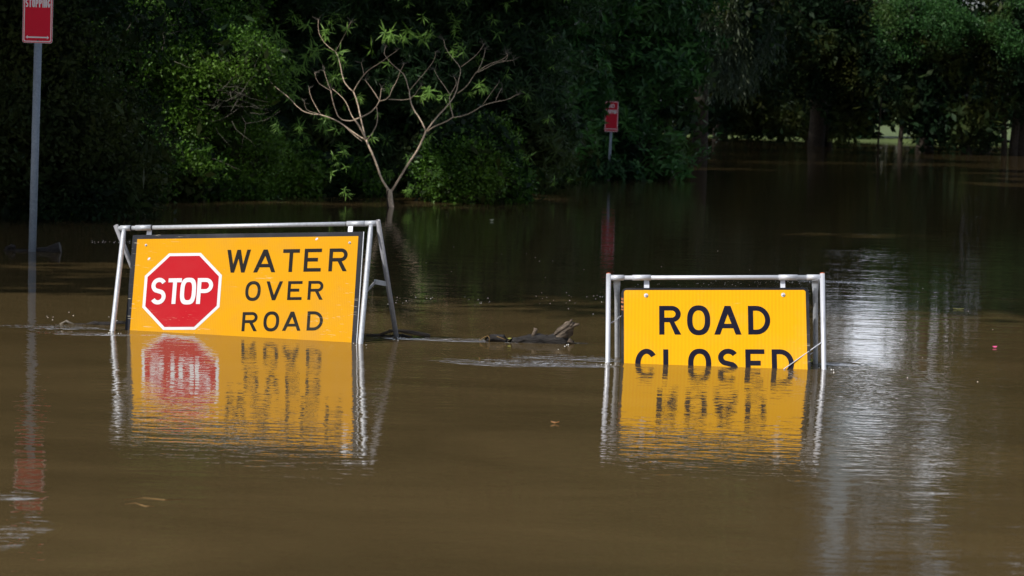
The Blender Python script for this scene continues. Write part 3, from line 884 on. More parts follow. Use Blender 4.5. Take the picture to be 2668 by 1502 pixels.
def trunk(parent, p0, p1, r0, r1, mat=None, limbs=3, g=None, name='trunk'):
    g = g or np.random.default_rng(3)
    p0 = Vector(p0); p1 = Vector(p1); pts = []; rr = []
    for i in range(7):
        t = i / 6; p = p0.lerp(p1, t) + Vector((g.normal() * .08 * t, g.normal() * .08 * t, 0)); pts.append(p); rr.append(r0 + (r1 - r0) * t)
    tr_ = MB().tube(pts, rr, 9).build(name, mat or M['bark_dark'], parent, True)
    for k in range(limbs):
        t = g.uniform(.35, .9); i = int(t * 6); a = pts[i]; an = g.uniform(0, 6.28); L = (p1 - p0).length * g.uniform(.2, .4)
        d = Vector((math.cos(an), math.sin(an), g.uniform(.2, .9))).normalized(); r = rr[i] * .5
        q = [a, a + d * L * .35 + Vector((0, 0, .1 * L)), a + d * L * .7 + Vector((0, 0, .12 * L)), a + d * L + Vector((0, 0, .05 * L))]
        MB().tube(q, [r, r * .75, r * .5, r * .2], 7).build('limb', mat or M['bark_dark'], parent, True)
    return tr_
def twigs(parent, c, rad, n, L, mat, g, name='twig', dirb=(0, 0, 0), r=.0035):
    m = MB()
    for i in range(n):
        p = Vector(c) + Vector(g.normal(size=3).tolist()) * rad
        d = Vector((g.normal(size=3) + np.array(dirb)).tolist()).normalized(); l = L * g.uniform(.5, 1.3)
        pts = [p]
        for k in range(4):
            d = (d + Vector(g.normal(size=3).tolist()) * .22).normalized(); pts.append(pts[-1] + d * l / 4)
        m.tube(pts, [r, r * .85, r * .7, r * .5, r * .2], 4, cap=False)
    o = m.build(name, mat, parent); return o
_sp = {}
def spray_parts(parent, kind, pts, mat, scale, g, name='leaf_spray'):
    """single sprays the photo lets one pick apart"""
    key = (kind, mat.name)
    if key not in _sp:
        _sp[key] = []
        for V, Fc in TPL[kind]:
            me = bpy.data.meshes.new(name); me.from_pydata(V.tolist(), [], Fc.tolist()); me.materials.append(mat); me.update(); _sp[key].append(me)
    for p in pts:
        o = link(bpy.data.objects.new(name, _sp[key][int(g.integers(0, 4))])); o.parent = parent
        o.location = Vector(p) - ORG[parent.name]
        z = Vector((g.normal() * .4, -.45 + g.normal() * .3, .75 + g.normal() * .3)).normalized()
        o.rotation_euler = (z.to_track_quat('Z', 'Y').to_matrix() @ Matrix.Rotation(g.uniform(0, 6.28), 3, 'Z')).to_euler()
        s_ = scale * g.uniform(.8, 1.25); o.scale = (s_,) * 3

G = np.random.default_rng(21)
# A: shaded small-leaved tree, far left
t = thing('tree', (-7.0, 37.5, 0), 'deeply shaded small-leaved tree at the far left behind the tall red sign post', 'tree', 'trees along the flooded bank')
trunk(t, (-7.2, 37.5, -1), (-6.9, 37.8, 6.5), .16, .06, g=G)
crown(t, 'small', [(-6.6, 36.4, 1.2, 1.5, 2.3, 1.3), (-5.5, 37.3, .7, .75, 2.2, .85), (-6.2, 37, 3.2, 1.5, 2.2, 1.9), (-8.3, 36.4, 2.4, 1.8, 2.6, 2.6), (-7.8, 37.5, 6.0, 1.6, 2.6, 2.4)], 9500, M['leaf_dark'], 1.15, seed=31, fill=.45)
# B: bright small-leaved bush tree
t = thing('tree', (-5.6, 45.5, 0), 'leaning small-leaved tree with sunlit yellow green tips and grey twigs, left of bare tree', 'tree', 'trees along the flooded bank')
trunk(t, (-6.2, 46, -1), (-5.2, 45.4, 4.0), .13, .05, g=G)
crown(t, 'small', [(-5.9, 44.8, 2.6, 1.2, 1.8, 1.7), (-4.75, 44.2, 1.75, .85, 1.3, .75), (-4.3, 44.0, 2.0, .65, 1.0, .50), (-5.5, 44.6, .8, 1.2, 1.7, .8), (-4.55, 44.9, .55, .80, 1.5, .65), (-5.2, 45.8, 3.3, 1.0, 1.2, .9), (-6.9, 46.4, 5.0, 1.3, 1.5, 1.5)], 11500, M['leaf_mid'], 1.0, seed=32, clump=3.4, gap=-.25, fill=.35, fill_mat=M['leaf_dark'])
twigs(t, (-4.35, 43.0, 1.50), .18, 44, .60, M['twig'], G, dirb=(.5, 0, .5))
twigs(t, (-5.35, 43.0, 2.35), .40, 16, 1.0, M['twig'], G, dirb=(.6, 0, .2))
twigs(t, (-5.0, 43.2, 1.0), .35, 18, .8, M['twig'], G, dirb=(.5, 0, .3))
# low bank shrub under B
t = thing('shrub', (-5.1, 43.6, 0), 'low dark green leafy shrub dipping into the water below the leaning tree', 'shrub', 'shrubs at the waterline')
crown(t, 'small', [(-5.2, 43.4, .35, .75, .9, .45), (-6.1, 42.4, .5, .8, 1.1, .8)], 1700, M['leaf_mid'], 1.1, seed=33, fill=.3, fill_mat=M['leaf_dark'])
t = thing('shrub', (-3.9, 47.0, 0), 'low rounded leafy shrub at the waterline between leaning tree and bare tree', 'shrub', 'shrubs at the waterline')
crown(t, 'small', [(-3.95, 46.6, .20, .75, .8, .38), (-3.0, 47.4, .12, .6, .7, .25)], 1300, M['leaf_mid'], 1.25, seed=34, fill=.3, fill_mat=M['leaf_dark'])
# C: narrow-leaved trees behind the bare tree
cx = [(-4.1, 51.2), (-2.0, 51.0), (-.2, 52.0)]
labs = ['narrow-leaved tree with pale drooping leaf stars just right of the sunlit leaning tree', 'tall dark narrow-leaved tree right behind the bare forked tree', 'bushy narrow-leaved tree with pale leaf stars behind the bare tree\'s right-hand branches']
for i, (x, y) in enumerate(cx):
    t = thing('tree', (x, y + .5, 0), labs[i], 'tree', 'trees along the flooded bank')
    trunk(t, (x, y + .8, -1), (x + .3, y + .4, 9), .17, .06, g=G)
    bl_ = [(x, y, 2.2, 1.4, 1.3, 1.6), (x + .3, y - .3, 4.2, 1.5, 1.7, 1.3), (x - .5, y + .3, .9, 1.2, 1.2, 1.0), (x + .6, y + .2, .8, .9, 1.2, .9), (x, y + .6, 7.0, 1.8, 1.7, 2.3), (x + .4, y + .6, 10.2, 1.7, 1.7, 2.2)]
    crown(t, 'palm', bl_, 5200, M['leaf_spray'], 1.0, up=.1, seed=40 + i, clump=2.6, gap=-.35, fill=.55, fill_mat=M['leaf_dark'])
    pts = []
    for k in range(30):
        u = G.uniform(-1.25, 1.25); z = G.uniform(.1, 3.6)
        pts.append((x + u, y - 1.45 - .5 * (1 - (u / 1.3) ** 2) + G.normal() * .12, z))
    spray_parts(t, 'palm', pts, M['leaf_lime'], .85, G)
zz_ = [(30,100),(160,215),(60,400),(120,300),(240,320),(200,590),(170,290),(330,470),(310,610),(490,760),(530,830),(60,790),(170,850),(200,900),(340,880),(345,970),(250,1030),(220,1160),(100,1130),(560,1170),(430,1190),(540,1250),(640,1290),(440,1300),(640,1020),(740,1090),(920,1170),(570,530),(620,380),(410,390),(1060,220),(1190,240),(1400,370),(1330,680),(1220,630),(1560,580),(910,240),(330,130)]
q_ = []
for a, b in zz_:
    for k in range(4):
        q_.append(at_depth(650 + (a + G.normal() * 26) * .3862, max(2, (b + G.normal() * 26) * .3862), 49.0 + G.normal() * .15))
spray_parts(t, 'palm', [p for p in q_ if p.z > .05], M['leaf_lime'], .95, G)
# E: round shrub right of the bare tree
t = thing('shrub', (-.7, 46.3, 0), 'rounded small-leaved shrub reaching the water right of the bare tree', 'shrub', 'shrubs at the waterline')
crown(t, 'small', [(-.75, 46.2, .55, .65, .9, .62), (-.35, 46.6, .30, .38, .7, .36)], 2600, M['leaf_mid'], 1.05, seed=50, clump=4, gap=-.4, fill=.5, fill_mat=M['leaf_dark'])
twigs(t, (-.75, 45.4, .28), .12, 6, .6, M['twig'], G, dirb=(.7, 0, -.3))
# F: broad-leaved trees round the distant sign
for i, (x, y, lab, bl_) in enumerate([
    (.6, 59.5, 'broad-leaved tree left of the distant red sign, leaves down to the water', [(.55, 58.8, 2.3, 1.2, 1.5, 1.6), (.5, 58.6, .7, 1.15, 1.3, .75), (.9, 59.4, 4.6, 1.6, 2.0, 1.6), (1.0, 59.4, 7.6, 2.1, 2.0, 2.4), (.8, 59.9, 11, 1.8, 2.0, 2.2)]),
    (2.9, 64.5, 'broad-leaved tree overhanging the water behind the distant red sign', [(2.5, 64.2, 2.5, 1.5, 1.6, .85), (2.4, 64.2, 4.0, 1.9, 2.0, 1.4), (2.35, 63.9, .45, 1.25, 1.4, .62), (3.3, 64.2, 2.45, .75, 1.0, .45), (2.3, 64.3, 1.4, .8, 1.0, .9), (3.35, 63.6, .42, .45, .8, .48), (2.2, 61.9, .12, .55, .45, .26), (1.5, 62.6, 1.6, .6, .5, 1.5), (2.9, 65.0, 7.2, 2.2, 2.0, 2.5), (3.0, 65.4, 10.6, 2.0, 2.0, 2.4)])]):
    t = thing('tree', (x, y, 0), lab, 'tree', 'trees along the flooded bank')
    trunk(t, (x - .2, y + .6, -1), (x, y + .5, 9), .2, .07, g=G)
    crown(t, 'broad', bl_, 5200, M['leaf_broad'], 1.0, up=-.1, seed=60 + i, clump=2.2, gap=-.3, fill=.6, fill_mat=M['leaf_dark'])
    pts = []
    for k in range(110):
        b_ = bl_[int(G.integers(0, 3 if i == 0 else 6))]; a = G.uniform(-1, 1); q = G.uniform(-.8, .9)
        rr_ = max(.05, 1 - a * a - q * q * .6) ** .5
        pts.append((b_[0] + a * b_[3], b_[1] - rr_ * b_[4] - .1, max(.08, b_[2] + q * b_[5])))
    if i == 1:
        pts += [at_depth(a, b, 58.5) for a, b in ((1500, 6), (1540, 10), (1585, 8), (1625, 12), (1665, 5), (1700, 10), (1740, 8), (1775, 14))]
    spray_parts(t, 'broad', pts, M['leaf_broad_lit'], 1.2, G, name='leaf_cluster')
# leafy sprig reaching out right, and the branch across the top
t = thing('shrub', (3.6, 62.6, 0), 'thin sprig of broad leaves reaching right over the dark water', 'shrub')
a = at_depth(1760, 455, 61); b = at_depth(1862, 398, 60.5)
MB().tube([a - Vector((.4, 0, .5)), a, b], [.02, .012, .004], 5).build('stem', M['bark_dark'], t, True)
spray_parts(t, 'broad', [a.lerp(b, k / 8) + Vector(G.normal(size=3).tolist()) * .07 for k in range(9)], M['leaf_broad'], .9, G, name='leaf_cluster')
# G: weeping tree
t = thing('tree', (5.6, 78, 0), 'grey green weeping tree hanging over the water right of the distant sign', 'tree', 'trees along the flooded bank')
trunk(t, (5.2, 81, -1), (5.2, 79, 10), .25, .08, g=G)
crown(t, 'weep', [(5.0, 77, 4.3, 1.4, 2.0, 1.5), (6.0, 77, 3.9, 1.0, 1.8, 1.1), (5.4, 77.5, 7.5, 2.2, 2.6, 2.5), (5.6, 78, 11.5, 2.3, 2.6, 2.6)], 3200, M['leaf_grey'], 1.15, seed=70, gap=-.1, clump=1.8, fill=.9, fill_mat=M['leaf_dark'], zmin=2.75, fill_scale=1.2)
# H: big dark trees standing in the water at the right, far
far = [
    (3.9, 92, [(3.7, 91, 3.9, 1.7, 2.5, 2.5), (2.9, 90, 1.2, .7, 1.5, 1.2), (4.2, 91, 7.5, 2.4, 3, 3.2), (4.5, 92, 12.0, 2.8, 3, 3.2)], 'M', 'dark tree closing the gap just right of the broad-leaved trees'),
    (10.2, 138, [(10.6, 137, 3.4, 2.6, 2.5, 2.6), (11.2, 137, 1.0, 1.9, 1.5, 1.1), (12.9, 136, 1.1, 1.1, 1.4, 1.2), (8.0, 136, 4.3, 2.0, 2.5, 2.4), (9.8, 137, 8.5, 3.6, 3.5, 3.8), (9.8, 138, 15, 3.8, 3.5, 4.4), (10, 138, 23, 3.6, 3.2, 4.6)], 'M', 'black-shadowed tree with hanging roots left of the first bright gap'),
    (13.6, 126, [(12.6, 125, 4.4, 2.2, 3, 2.8), (14.6, 125, 4.6, 2.4, 3, 3.0), (14.35, 125, 1.2, .75, 1.4, 1.1), (12.4, 126, 10, 2.6, 3.4, 3.8), (11.8, 126, 16.5, 2.5, 3.4, 4.0), (13.6, 125, 22.5, 3.0, 2.6, 4.2)], 'M', 'dark tree standing between the two bright lawn gaps'),
    (17.3, 118, [(16.6, 117, 4.3, 2.6, 3, 2.9), (17.5, 116, 1.2, 1.9, 1.6, 1.2), (16.2, 116, 1.8, 1.0, 1.4, .9), (19.9, 118, 9.5, 2.9, 3.4, 3.6), (20.0, 118, 15, 3.0, 3.2, 3.8), (20.0, 119, 21, 2.6, 3.2, 3.6), (17.0, 123, 21.2, 2.3, 2.4, 4.2)], 'L', 'large dark tree with sunlit upper leaves right of the wide lawn gap'),
    (21.5, 119, [(20.6, 117, 4.2, 2.2, 3, 2.7), (22.6, 118, 4.6, 2.5, 3, 3.2), (22.5, 119, 9.5, 3.0, 3.4, 3.6), (23.0, 119, 15, 2.8, 3.2, 3.6), (23.5, 119, 21, 2.8, 3.2, 3.6), (18.9, 116, 1.1, .5, .9, 1.1)], 'L', 'dark tree at the right edge with trunks standing in bright water'),
]
for i, (x, y, bl_, kind, lab) in enumerate(far):
    t = thing('tree', (x, y, 0), lab, 'tree', 'big dark trees standing in the water at the right')
    trunk(t, (x - .3, y + .8, -1.2), (x, y + .6, 11), .42, .12, g=G, limbs=5)
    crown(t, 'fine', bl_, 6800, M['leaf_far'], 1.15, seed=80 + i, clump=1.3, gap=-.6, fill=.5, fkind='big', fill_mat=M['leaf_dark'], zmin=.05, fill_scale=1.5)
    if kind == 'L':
        crown(t, 'fine', [(bl_[0][0], bl_[0][1] - 1.2, bl_[0][2] + .9, bl_[0][3], 2.2, 1.3)], 1500, M['leaf_farlit'], 1.05, seed=90 + i, clump=1.6, gap=-.1, fill=0, name='sunny_foliage')  # paler leaf patch with sunlight put into its colour
    if i == 2:
        crown(t, 'fine', [(16.9, y + 1, 17.6, 1.9, 2.0, 4.2)], 1500, M['leaf_far'], 1.2, seed=97, fill=0, name='thin_foliage')
# trunks seen against the lawn in the gaps
for px, yy, r0, lean in ((2112, 136, .30, .1), (2160, 127, .20, -.3), (2345, 124, .12, .1), (2288, 126, .05, .05), (2520, 118.5, .26, -.1), (2566, 118.5, .24, .1), (2617, 118.5, .14, -.1), (2640, 118.5, .20, .1)):
    x = X(px, yy)
    t = thing('tree', (x, yy, 0), 'x', 'tree', 'thin trunks standing in the far water')
    t['label'] = {2160: 'forked leaning trunk beside the small lawn gap under the dark trees', 2112: 'thick straight trunk just left of the small lawn gap', 2345: 'dark slender trunk at the right side of the wide lawn gap', 2288: 'thinnest trunk standing in the middle of the wide lawn gap', 2520: 'thick dark trunk left of the bright vertical water gap', 2566: 'dark trunk directly left of the brightest water gap', 2617: 'dark trunk right of the brightest water gap', 2640: 'dark trunk beside the bright strip at the right edge'}[px]
    MB().tube([(x, yy, -1.4), (x + lean * .1, yy, .4), (x + lean, yy, 1.8), (x + lean * 1.6, yy + .3, 3.2)], [r0, r0 * .9, r0 * .8, r0 * .6], 9).build('trunk', M['bark_dark'], t, True)
    if px == 2160:
        MB().tube([(x + .03, yy, .45), (x + .35, yy, .95), (x + .8, yy, 1.9)], [.09, .07, .05], 7).build('limb', M['bark_dark'], t, True)
# back rows that close the wood
g2 = np.random.default_rng(99)
rowb = [(-9.5, 47), (-7.5, 52), (-5.8, 57), (-3.6, 58), (-1.4, 59), (.8, 66), (-11.0, 45.5), (-12.5, 34), (2.6, 70)]
names_ = ['left of the leaning tree', 'above the leaning tree', 'at the back between leaning and bare trees', 'at the back left of the bare tree', 'at the back right of the bare tree', 'at the back above the distant sign', 'at the left photo edge', 'beyond the left photo edge', 'at the back right of the distant sign']
for i, (x, y) in enumerate(rowb):
    t = thing('tree', (x, y, 0), 'tall dark background tree ' + names_[i], 'tree', 'tall dark trees behind the bank')
    trunk(t, (x, y, -1), (x, y, 12), .22, .08, g=G, limbs=2)
    hgt = 13 if i not in (6, 7) else 11
    bl_ = [(x, y, 2.0, 1.9, 1.2, 2.2), (x, y, 5.4, 2.2, 1.6, 2.4), (x, y, 9.0, 2.4, 2.0, 2.6), (x, y, hgt, 2.0, 1.8, 2.2)]
    crown(t, 'big', bl_, 3000, M['leaf_spray'], 1.5, seed=120 + i, gap=-1.3, fill=.6, fkind='big', fill_mat=M['leaf_dark'])
t = thing('distant_wood', (0, 0, 0), 'dense dark wood closing the view far behind the flooded trees, part added for shade', 'wood')
t['kind'] = 'stuff'
def bx(n, x0, x1, y0, y1, z0, z1): return np.stack([g2.uniform(x0, x1, n), g2.uniform(y0, y1, n), g2.uniform(z0, z1, n)], 1)
P = np.concatenate([bx(7500, -30, 3.4, 74, 80, 0, 19), bx(4500, 1.5, 4.6, 84, 132, 3.2, 19), bx(1500, 3.4, 7.5, 104, 110, 1.45, 14), bx(2600, 4, 12.5, 158, 166, 1.6, 16), bx(2600, -20, 8.6, 158, 166, 0, 18),  # the long tall block running away from view is added to shade far water
                    bx(2500, 12.5, 22, 158, 166, 1.5, 9.0), bx(4500, 22, 42, 158, 166, 1.3, 20), bx(2600, 5, 16.6, 155, 161, 0, 3), bx(500, 17.7, 19.3, 155, 161, 0, 3), bx(900, 22.6, 26.0, 155, 161, 0, 3), bx(9000, -60, 120, 330, 345, 0.2, 14)])
# uneven top line
top = 15 + 3 * np.sin(P[:, 0] * .35) + 2 * np.sin(P[:, 0] * .9 + 1)
P = P[(P[:, 2] < np.maximum(top, 7.6)) ]
# scale whole sprigs by distance: rebuild in two batches
bv = []; bf = []; o_ = 0
for lo, hi, s_ in ((0, 300, 2.7), (300, 999, 5.0)):
    m_ = (P[:, 1] >= lo) & (P[:, 1] < hi)
    a_, b_ = scatter('big', P[m_], g2.normal(size=P[m_].shape), s_, g2)
    bv.append(a_); bf.append(b_ + o_); o_ += len(a_)
bv = np.concatenate(bv); bf = np.concatenate(bf)
TRI[0] += len(bf)
dw = mobj('foliage', bv, bf, M['leaf_far'], t); dw['kind'] = 'stuff'
# shade trees left of the frame, leaning over the water
for x, y, z, lab in ((-12.2, 25.5, 7.5, 'spreading tree on the left bank shading the red sign post'), (-11.5, 31.5, 8.0, 'tall spreading tree on the left bank shading the far left tree'), (-17, 43, 9.5, 'tall tree on the left bank beyond the photo edge')):
    t = thing('tree', (x, y, 0), lab, 'tree', 'tall shade trees on the left bank')
    trunk(t, (x - 1, y, -1), (x, y, z), .3, .1, g=G, limbs=4)
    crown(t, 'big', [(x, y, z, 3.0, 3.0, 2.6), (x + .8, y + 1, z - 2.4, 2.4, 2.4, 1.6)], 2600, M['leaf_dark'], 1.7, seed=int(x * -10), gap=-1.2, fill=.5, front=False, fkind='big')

for x, y, z, lab in ((-13, 22, 17.5, 'very tall spreading gum tree on the near left bank'), (-11.5, 17.5, 19, 'very tall gum tree nearest the camera on the left bank'), (-13.5, 27.5, 14, 'very tall gum tree third along the left bank'), (-10.5, 21, 24, 'tallest gum tree on the left bank'), (-9.5, 27, 26, 'tallest gum tree further along the left bank'), (-9.6, 35, 19, 'high-crowned unseen gum tree added for shade behind the left bank shrubs'), (-9.2, 33.5, 25.5, 'tallest unseen gum tree added for shade behind the left bank shrubs'), (-9.6, 38.5, 27, 'far tall gum tree, unseen and added for shade, rising behind the shaded small-leaved tree'), (-8.9, 32.2, 16.5, 'leaning unseen gum tree added for shade between the tall gums on the left bank'), (-10.2, 45.5, 26, 'farthest tall unseen gum tree, added for shade, on the left bank'), (-9.8, 40.5, 20.5, 'far gum tree, unseen and added for shade, rising behind the shaded small-leaved tree')):  # high-crowned, leaning and farther gums are unseen, added to shade sunlit water strips
    t = thing('tree', (x, y, 0), lab, 'tree', 'tall shade trees on the left bank')
    trunk(t, (x - 3, y, -1), (x, y, z), .4, .1, g=G, limbs=4)
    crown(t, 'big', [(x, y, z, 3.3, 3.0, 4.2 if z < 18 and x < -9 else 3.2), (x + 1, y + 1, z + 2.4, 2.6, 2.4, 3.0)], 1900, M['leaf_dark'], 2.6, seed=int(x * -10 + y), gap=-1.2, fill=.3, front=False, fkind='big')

for x, y, z, lab in ((-11.5, 15.2, 19, 'unseen thin-crowned gum tree added for dappled shade, first along the left bank'), (-15.5, 15.8, 19, 'unseen thin-crowned gum tree added for dappled shade, standing back from the left bank'), (-7.8, 15.8, 20, 'unseen thin-crowned gum tree added for dappled shade, leaning out from the left bank')):  # unseen sparse crowns, added to dapple the edge of the shaded water
    t = thing('tree', (x, y, 0), lab, 'tree', 'tall shade trees on the left bank')
    trunk(t, (x - 4, y + 4.5, -1), (x, y, z), .30, .1, g=G, limbs=0)
    crown(t, 'big', [(x, y, z, 4.0, 2.6, 3.0)], 420, M['leaf_dark'], 2.2, seed=int(x * -10 + y), gap=-.2, fill=0, front=False)

# ------------------------------------------------------------------ bare forked tree
ZT = lambda x, y: (650 + x * .3862, y * .3862)
DT = on_water(*ZT(958, 1400)).y
tb = thing('bare_tree', on_water(*ZT(958, 1400)), 'small leafless forked tree with pale bark standing in the water before the wood', 'tree')
gt = np.random.default_rng(5)
def branch(pts, w0, w1, y0=0., y1=0., sides=7, name='branch', mat=None):
    """pts in zoomed photograph coordinates; w in the same units; y0..y1 depth offset along it"""
    n = len(pts); P3 = []; rr = []
    for i, p in enumerate(pts):
        t = i / max(1, n - 1)
        P3.append(at_depth(*ZT(*p), DT + y0 + (y1 - y0) * t)); rr.append((w0 + (w1 - w0) * t) / 2 * .3862 / F * DT * (1.0 if w0 > 30 else .74))
    # smooth once
    Q = [P3[0]]; q = [rr[0]]
    for i in range(n - 1):
        Q += [P3[i].lerp(P3[i + 1], .33), P3[i].lerp(P3[i + 1], .67)]; q += [rr[i] + (rr[i + 1] - rr[i]) * .33, rr[i] + (rr[i + 1] - rr[i]) * .67]
    Q.append(P3[-1]); q.append(rr[-1])
    return MB().tube(Q, q, sides).build(name, mat or M['bark_pale'], tb, True), P3[-1]
branch([(966, 1470), (956, 1405), (948, 1360), (944, 1310), (943, 1280)], 44, 40, name='trunk', sides=10, mat=M['bark_pale'])
branch([(940, 1418), (930, 1370), (928, 1310), (935, 1285)], 16, 10, -.12, -.09, mat=M['bark_dark'], name='dark_bark_strip')
BR = [
 ([(945, 1290), (915, 1250), (890, 1205), (868, 1150), (838, 1055), (803, 985), (786, 942)], 22, 17, 0, .1),
 ([(786, 950), (768, 880), (750, 780), (728, 695), (702, 622)], 13, 10, .1, .3),
 ([(702, 622), (655, 585), (630, 530), (618, 450), (600, 390), (580, 350)], 9, 6, .3, .5),
 ([(580, 350), (520, 308), (485, 255), (465, 205), (465, 130)], 6, 3, .5, .6),
 ([(580, 350), (620, 280), (650, 210), (685, 150)], 5, 3, .5, .3),
 ([(702, 618), (740, 552), (775, 508), (812, 466), (880, 425), (940, 385), (1000, 340)], 9, 4, .3, 0),
 ([(772, 512), (765, 470), (755, 425)], 5, 3, .2, .2),
 ([(786, 942), (765, 905), (742, 845), (708, 808)], 18, 15, .05, -.1),
 ([(708, 812), (660, 826), (605, 803), (578, 755), (562, 685), (548, 612)], 10, 7, -.1, -.3),
 ([(548, 612), (500, 590), (452, 548), (440, 490)], 6, 3, -.3, -.4),
 ([(548, 612), (525, 545), (503, 478)], 5, 3, -.3, -.3),
 ([(708, 808), (682, 770), (660, 700), (622, 650), (558, 600)], 7, 4, -.1, .2),
 ([(708, 810), (788, 782), (848, 735), (877, 682)], 13, 9, -.1, -.2),
 ([(877, 682), (832, 612), (780, 540)], 7, 4, -.2, -.1),
 ([(877, 680), (886, 640), (889, 598)], 6, 4, -.2, -.2),
 ([(877, 684), (938, 668), (962, 605), (995, 545), (1012, 490), (1045, 428)], 8, 4, -.2, -.4),
 ([(938, 672), (1000, 678), (1055, 672), (1108, 652), (1135, 600), (1165, 572)], 7, 3, -.3, -.4),
 ([(782, 946), (720, 912), (645, 852), (575, 806), (482, 776)], 14, 9, .1, .3),
 ([(482, 776), (400, 770), (335, 732), (275, 662), (205, 612), (150, 572), (135, 540), (125, 490)], 9, 3, .3, .6),
 ([(760, 955), (690, 900), (640, 850)], 6, 5, .0, .1),
 ([(470, 772), (430, 762), (390, 745), (368, 715), (372, 690)], 6, 3, .3, .2),
 ([(482, 776), (442, 712), (412, 645), (402, 595)], 6, 3, .3, .4),
 ([(793, 945), (850, 870), (866, 800), (858, 725)], 9, 6, -.05, -.15),
 ([(957, 1292), (1000, 1222), (1060, 1122), (1120, 1040), (1160, 962), (1190, 886)], 21, 17, 0, -.1),
 ([(1188, 884), (1155, 802), (1098, 732), (1076, 660), (1078, 615)], 13, 10, -.1, .1),
 ([(1078, 615), (1070, 570), (1048, 512), (1022, 482), (960, 430), (916, 386), (908, 355), (922, 310)], 9, 4, .1, .2),
 ([(1078, 615), (1130, 558), (1200, 470), (1250, 395), (1254, 350)], 7, 4, .1, -.1),
 ([(1190, 890), (1262, 800), (1340, 712), (1400, 632), (1415, 560), (1425, 490)], 14, 6, -.1, .1),
 ([(1402, 632), (1470, 582), (1510, 515), (1540, 482), (1620, 430), (1700, 405), (1745, 370)], 9, 4, .1, -.2),
 ([(1540, 490), (1600, 462), (1655, 432), (1710, 418), (1780, 408)], 6, 3, -.1, 0),
 ([(1540, 480), (1570, 410), (1592, 330)], 5, 3, -.1, .1),
 ([(1422, 500), (1428, 452), (1372, 400), (1325, 335), (1310, 270)], 6, 4, .1, .3),
 ([(1428, 452), (1500, 402), (1555, 352), (1580, 300)], 6, 3, .1, .1),
 ([(1200, 888), (1250, 850), (1322, 825), (1374, 791)], 13, 10, -.1, -.3),
 ([(1374, 791), (1356, 740), (1350, 680), (1350, 636), (1385, 590), (1402, 552), (1378, 520)], 9, 4, -.3, -.3),
 ([(1350, 636), (1310, 570), (1267, 512), (1245, 468)], 6, 3, -.3, -.1),
 ([(1374, 794), (1450, 784), (1520, 750), (1570, 710), (1660, 685), (1750, 670), (1788, 645), (1818, 638)], 9, 4, -.3, -.5),
 ([(1572, 710), (1640, 622), (1676, 568)], 5, 3, -.4, -.4),
 ([(1660, 686), (1672, 650), (1700, 600)], 5, 3, -.4, -.3),
 ([(1702, 408), (1722, 412), (1742, 398), (1745, 370), (1728, 358)], 4, 3, -.2, -.2),
]
for pts, w0, w1, ya, yb in BR:
    pts = [pts[0]] + [(x + gt.normal() * 3, y + gt.normal() * 3) for x, y in pts[1:-1]] + [pts[-1]]
    o, e = branch(pts, w0, w1, ya, yb)
    if w1 <= 4:                                # tuft of twiglets at each tip
        m = MB()
        for k in range(5):
            d = Vector((gt.normal(), gt.normal(), gt.normal() * .6 + .4)).normalized(); l = .05 + .07 * gt.random()
            m.tube([e, e + d * l * .5, e + d * l + Vector((gt.normal() * .02, 0, .01))], [.004, .003, .002], 4, cap=False)
        m.build('twig', M['twig'], tb)
lp = [(545, 150), (560, 175), (530, 200), (510, 215), (640, 200), (660, 195), (520, 255), (620, 390), (575, 520), (925, 590), (935, 610), (745, 670), (755, 690), (870, 770), (520, 800), (580, 880), (830, 930), (1150, 920), (1200, 940), (1225, 915), (1180, 950), (1070, 1060), (1080, 1090), (1250, 1180), (1270, 1165), (1230, 1230), (1220, 1260), (1260, 1200), (1050, 1290), (1065, 1310), (1090, 1290), (570, 1060), (590, 1100), (640, 1030), (650, 1130), (555, 1170), (640, 1290), (650, 1310), (180, 840), (190, 870), (335, 860), (350, 970), (230, 1020)]
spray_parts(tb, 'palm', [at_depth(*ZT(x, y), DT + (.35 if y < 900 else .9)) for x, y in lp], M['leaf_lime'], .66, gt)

# ------------------------------------------------------------------ driftwood and floating bits
def lump(pts, rr, sides, g, amp):
    m = MB().tube(pts, rr, sides)
    m.v = [tuple(Vector(p) + Vector(g.normal(size=3).tolist()) * amp) for p in m.v]
    return m
ZD = lambda x, y: (950 + x * .25233, 780 + y * .25233)
gd = np.random.default_rng(8)
o0 = on_water(*ZD(1900, 455)); Dd = o0.y
t = thing('driftwood_log', o0, 'gnarled grey driftwood log with broken upturned root end floating between the two yellow boards', 'driftwood')
def dz(x, y, dy=0.): return at_depth(*ZD(x, y), Dd + dy)
lump([dz(1480, 452), dz(1540, 440), dz(1620, 428), dz(1700, 425), dz(1800, 425), dz(1880, 430), dz(1960, 432), dz(2040, 435), dz(2100, 452), dz(2150, 462)], [.008, .024, .033, .038, .040, .035, .042, .048, .030, .009], 14, gd, .0062).build('log', M['wet'], t, True)
lump([dz(1930, 442), dz(1995, 400), dz(2045, 352), dz(2090, 305), dz(2125, 265), dz(2142, 235)], [.028, .042, .047, .040, .029, .015], 13, gd, .0060).build('root_end', M['wood'], t, True)
for a in ([(2070, 330), (2130, 290), (2180, 268), (2215, 258)], [(2085, 300), (2110, 250), (2142, 208)], [(2100, 420), (2130, 440), (2165, 468)]):
    n_ = len(a); lump([dz(*q, -.02) for q in a], [.020 - .015 * i / (n_ - 1) for i in range(n_)], 7, gd, .002).build('splinter', M['wood'], t, True)
lump([dz(1965, 360, -.03), dz(2030, 322, -.03), dz(2085, 282, -.03), dz(2105, 262, -.03)], [.006, .010, .012, .006], 7, gd, .002).build('splinter', M['wood'], t, True)
lump([dz(1745, 400), dz(1750, 355), dz(1762, 325), dz(1770, 302)], [.024, .017, .015, .014], 9, gd, .0015).build('broken_stub', M['wood'], t, True)
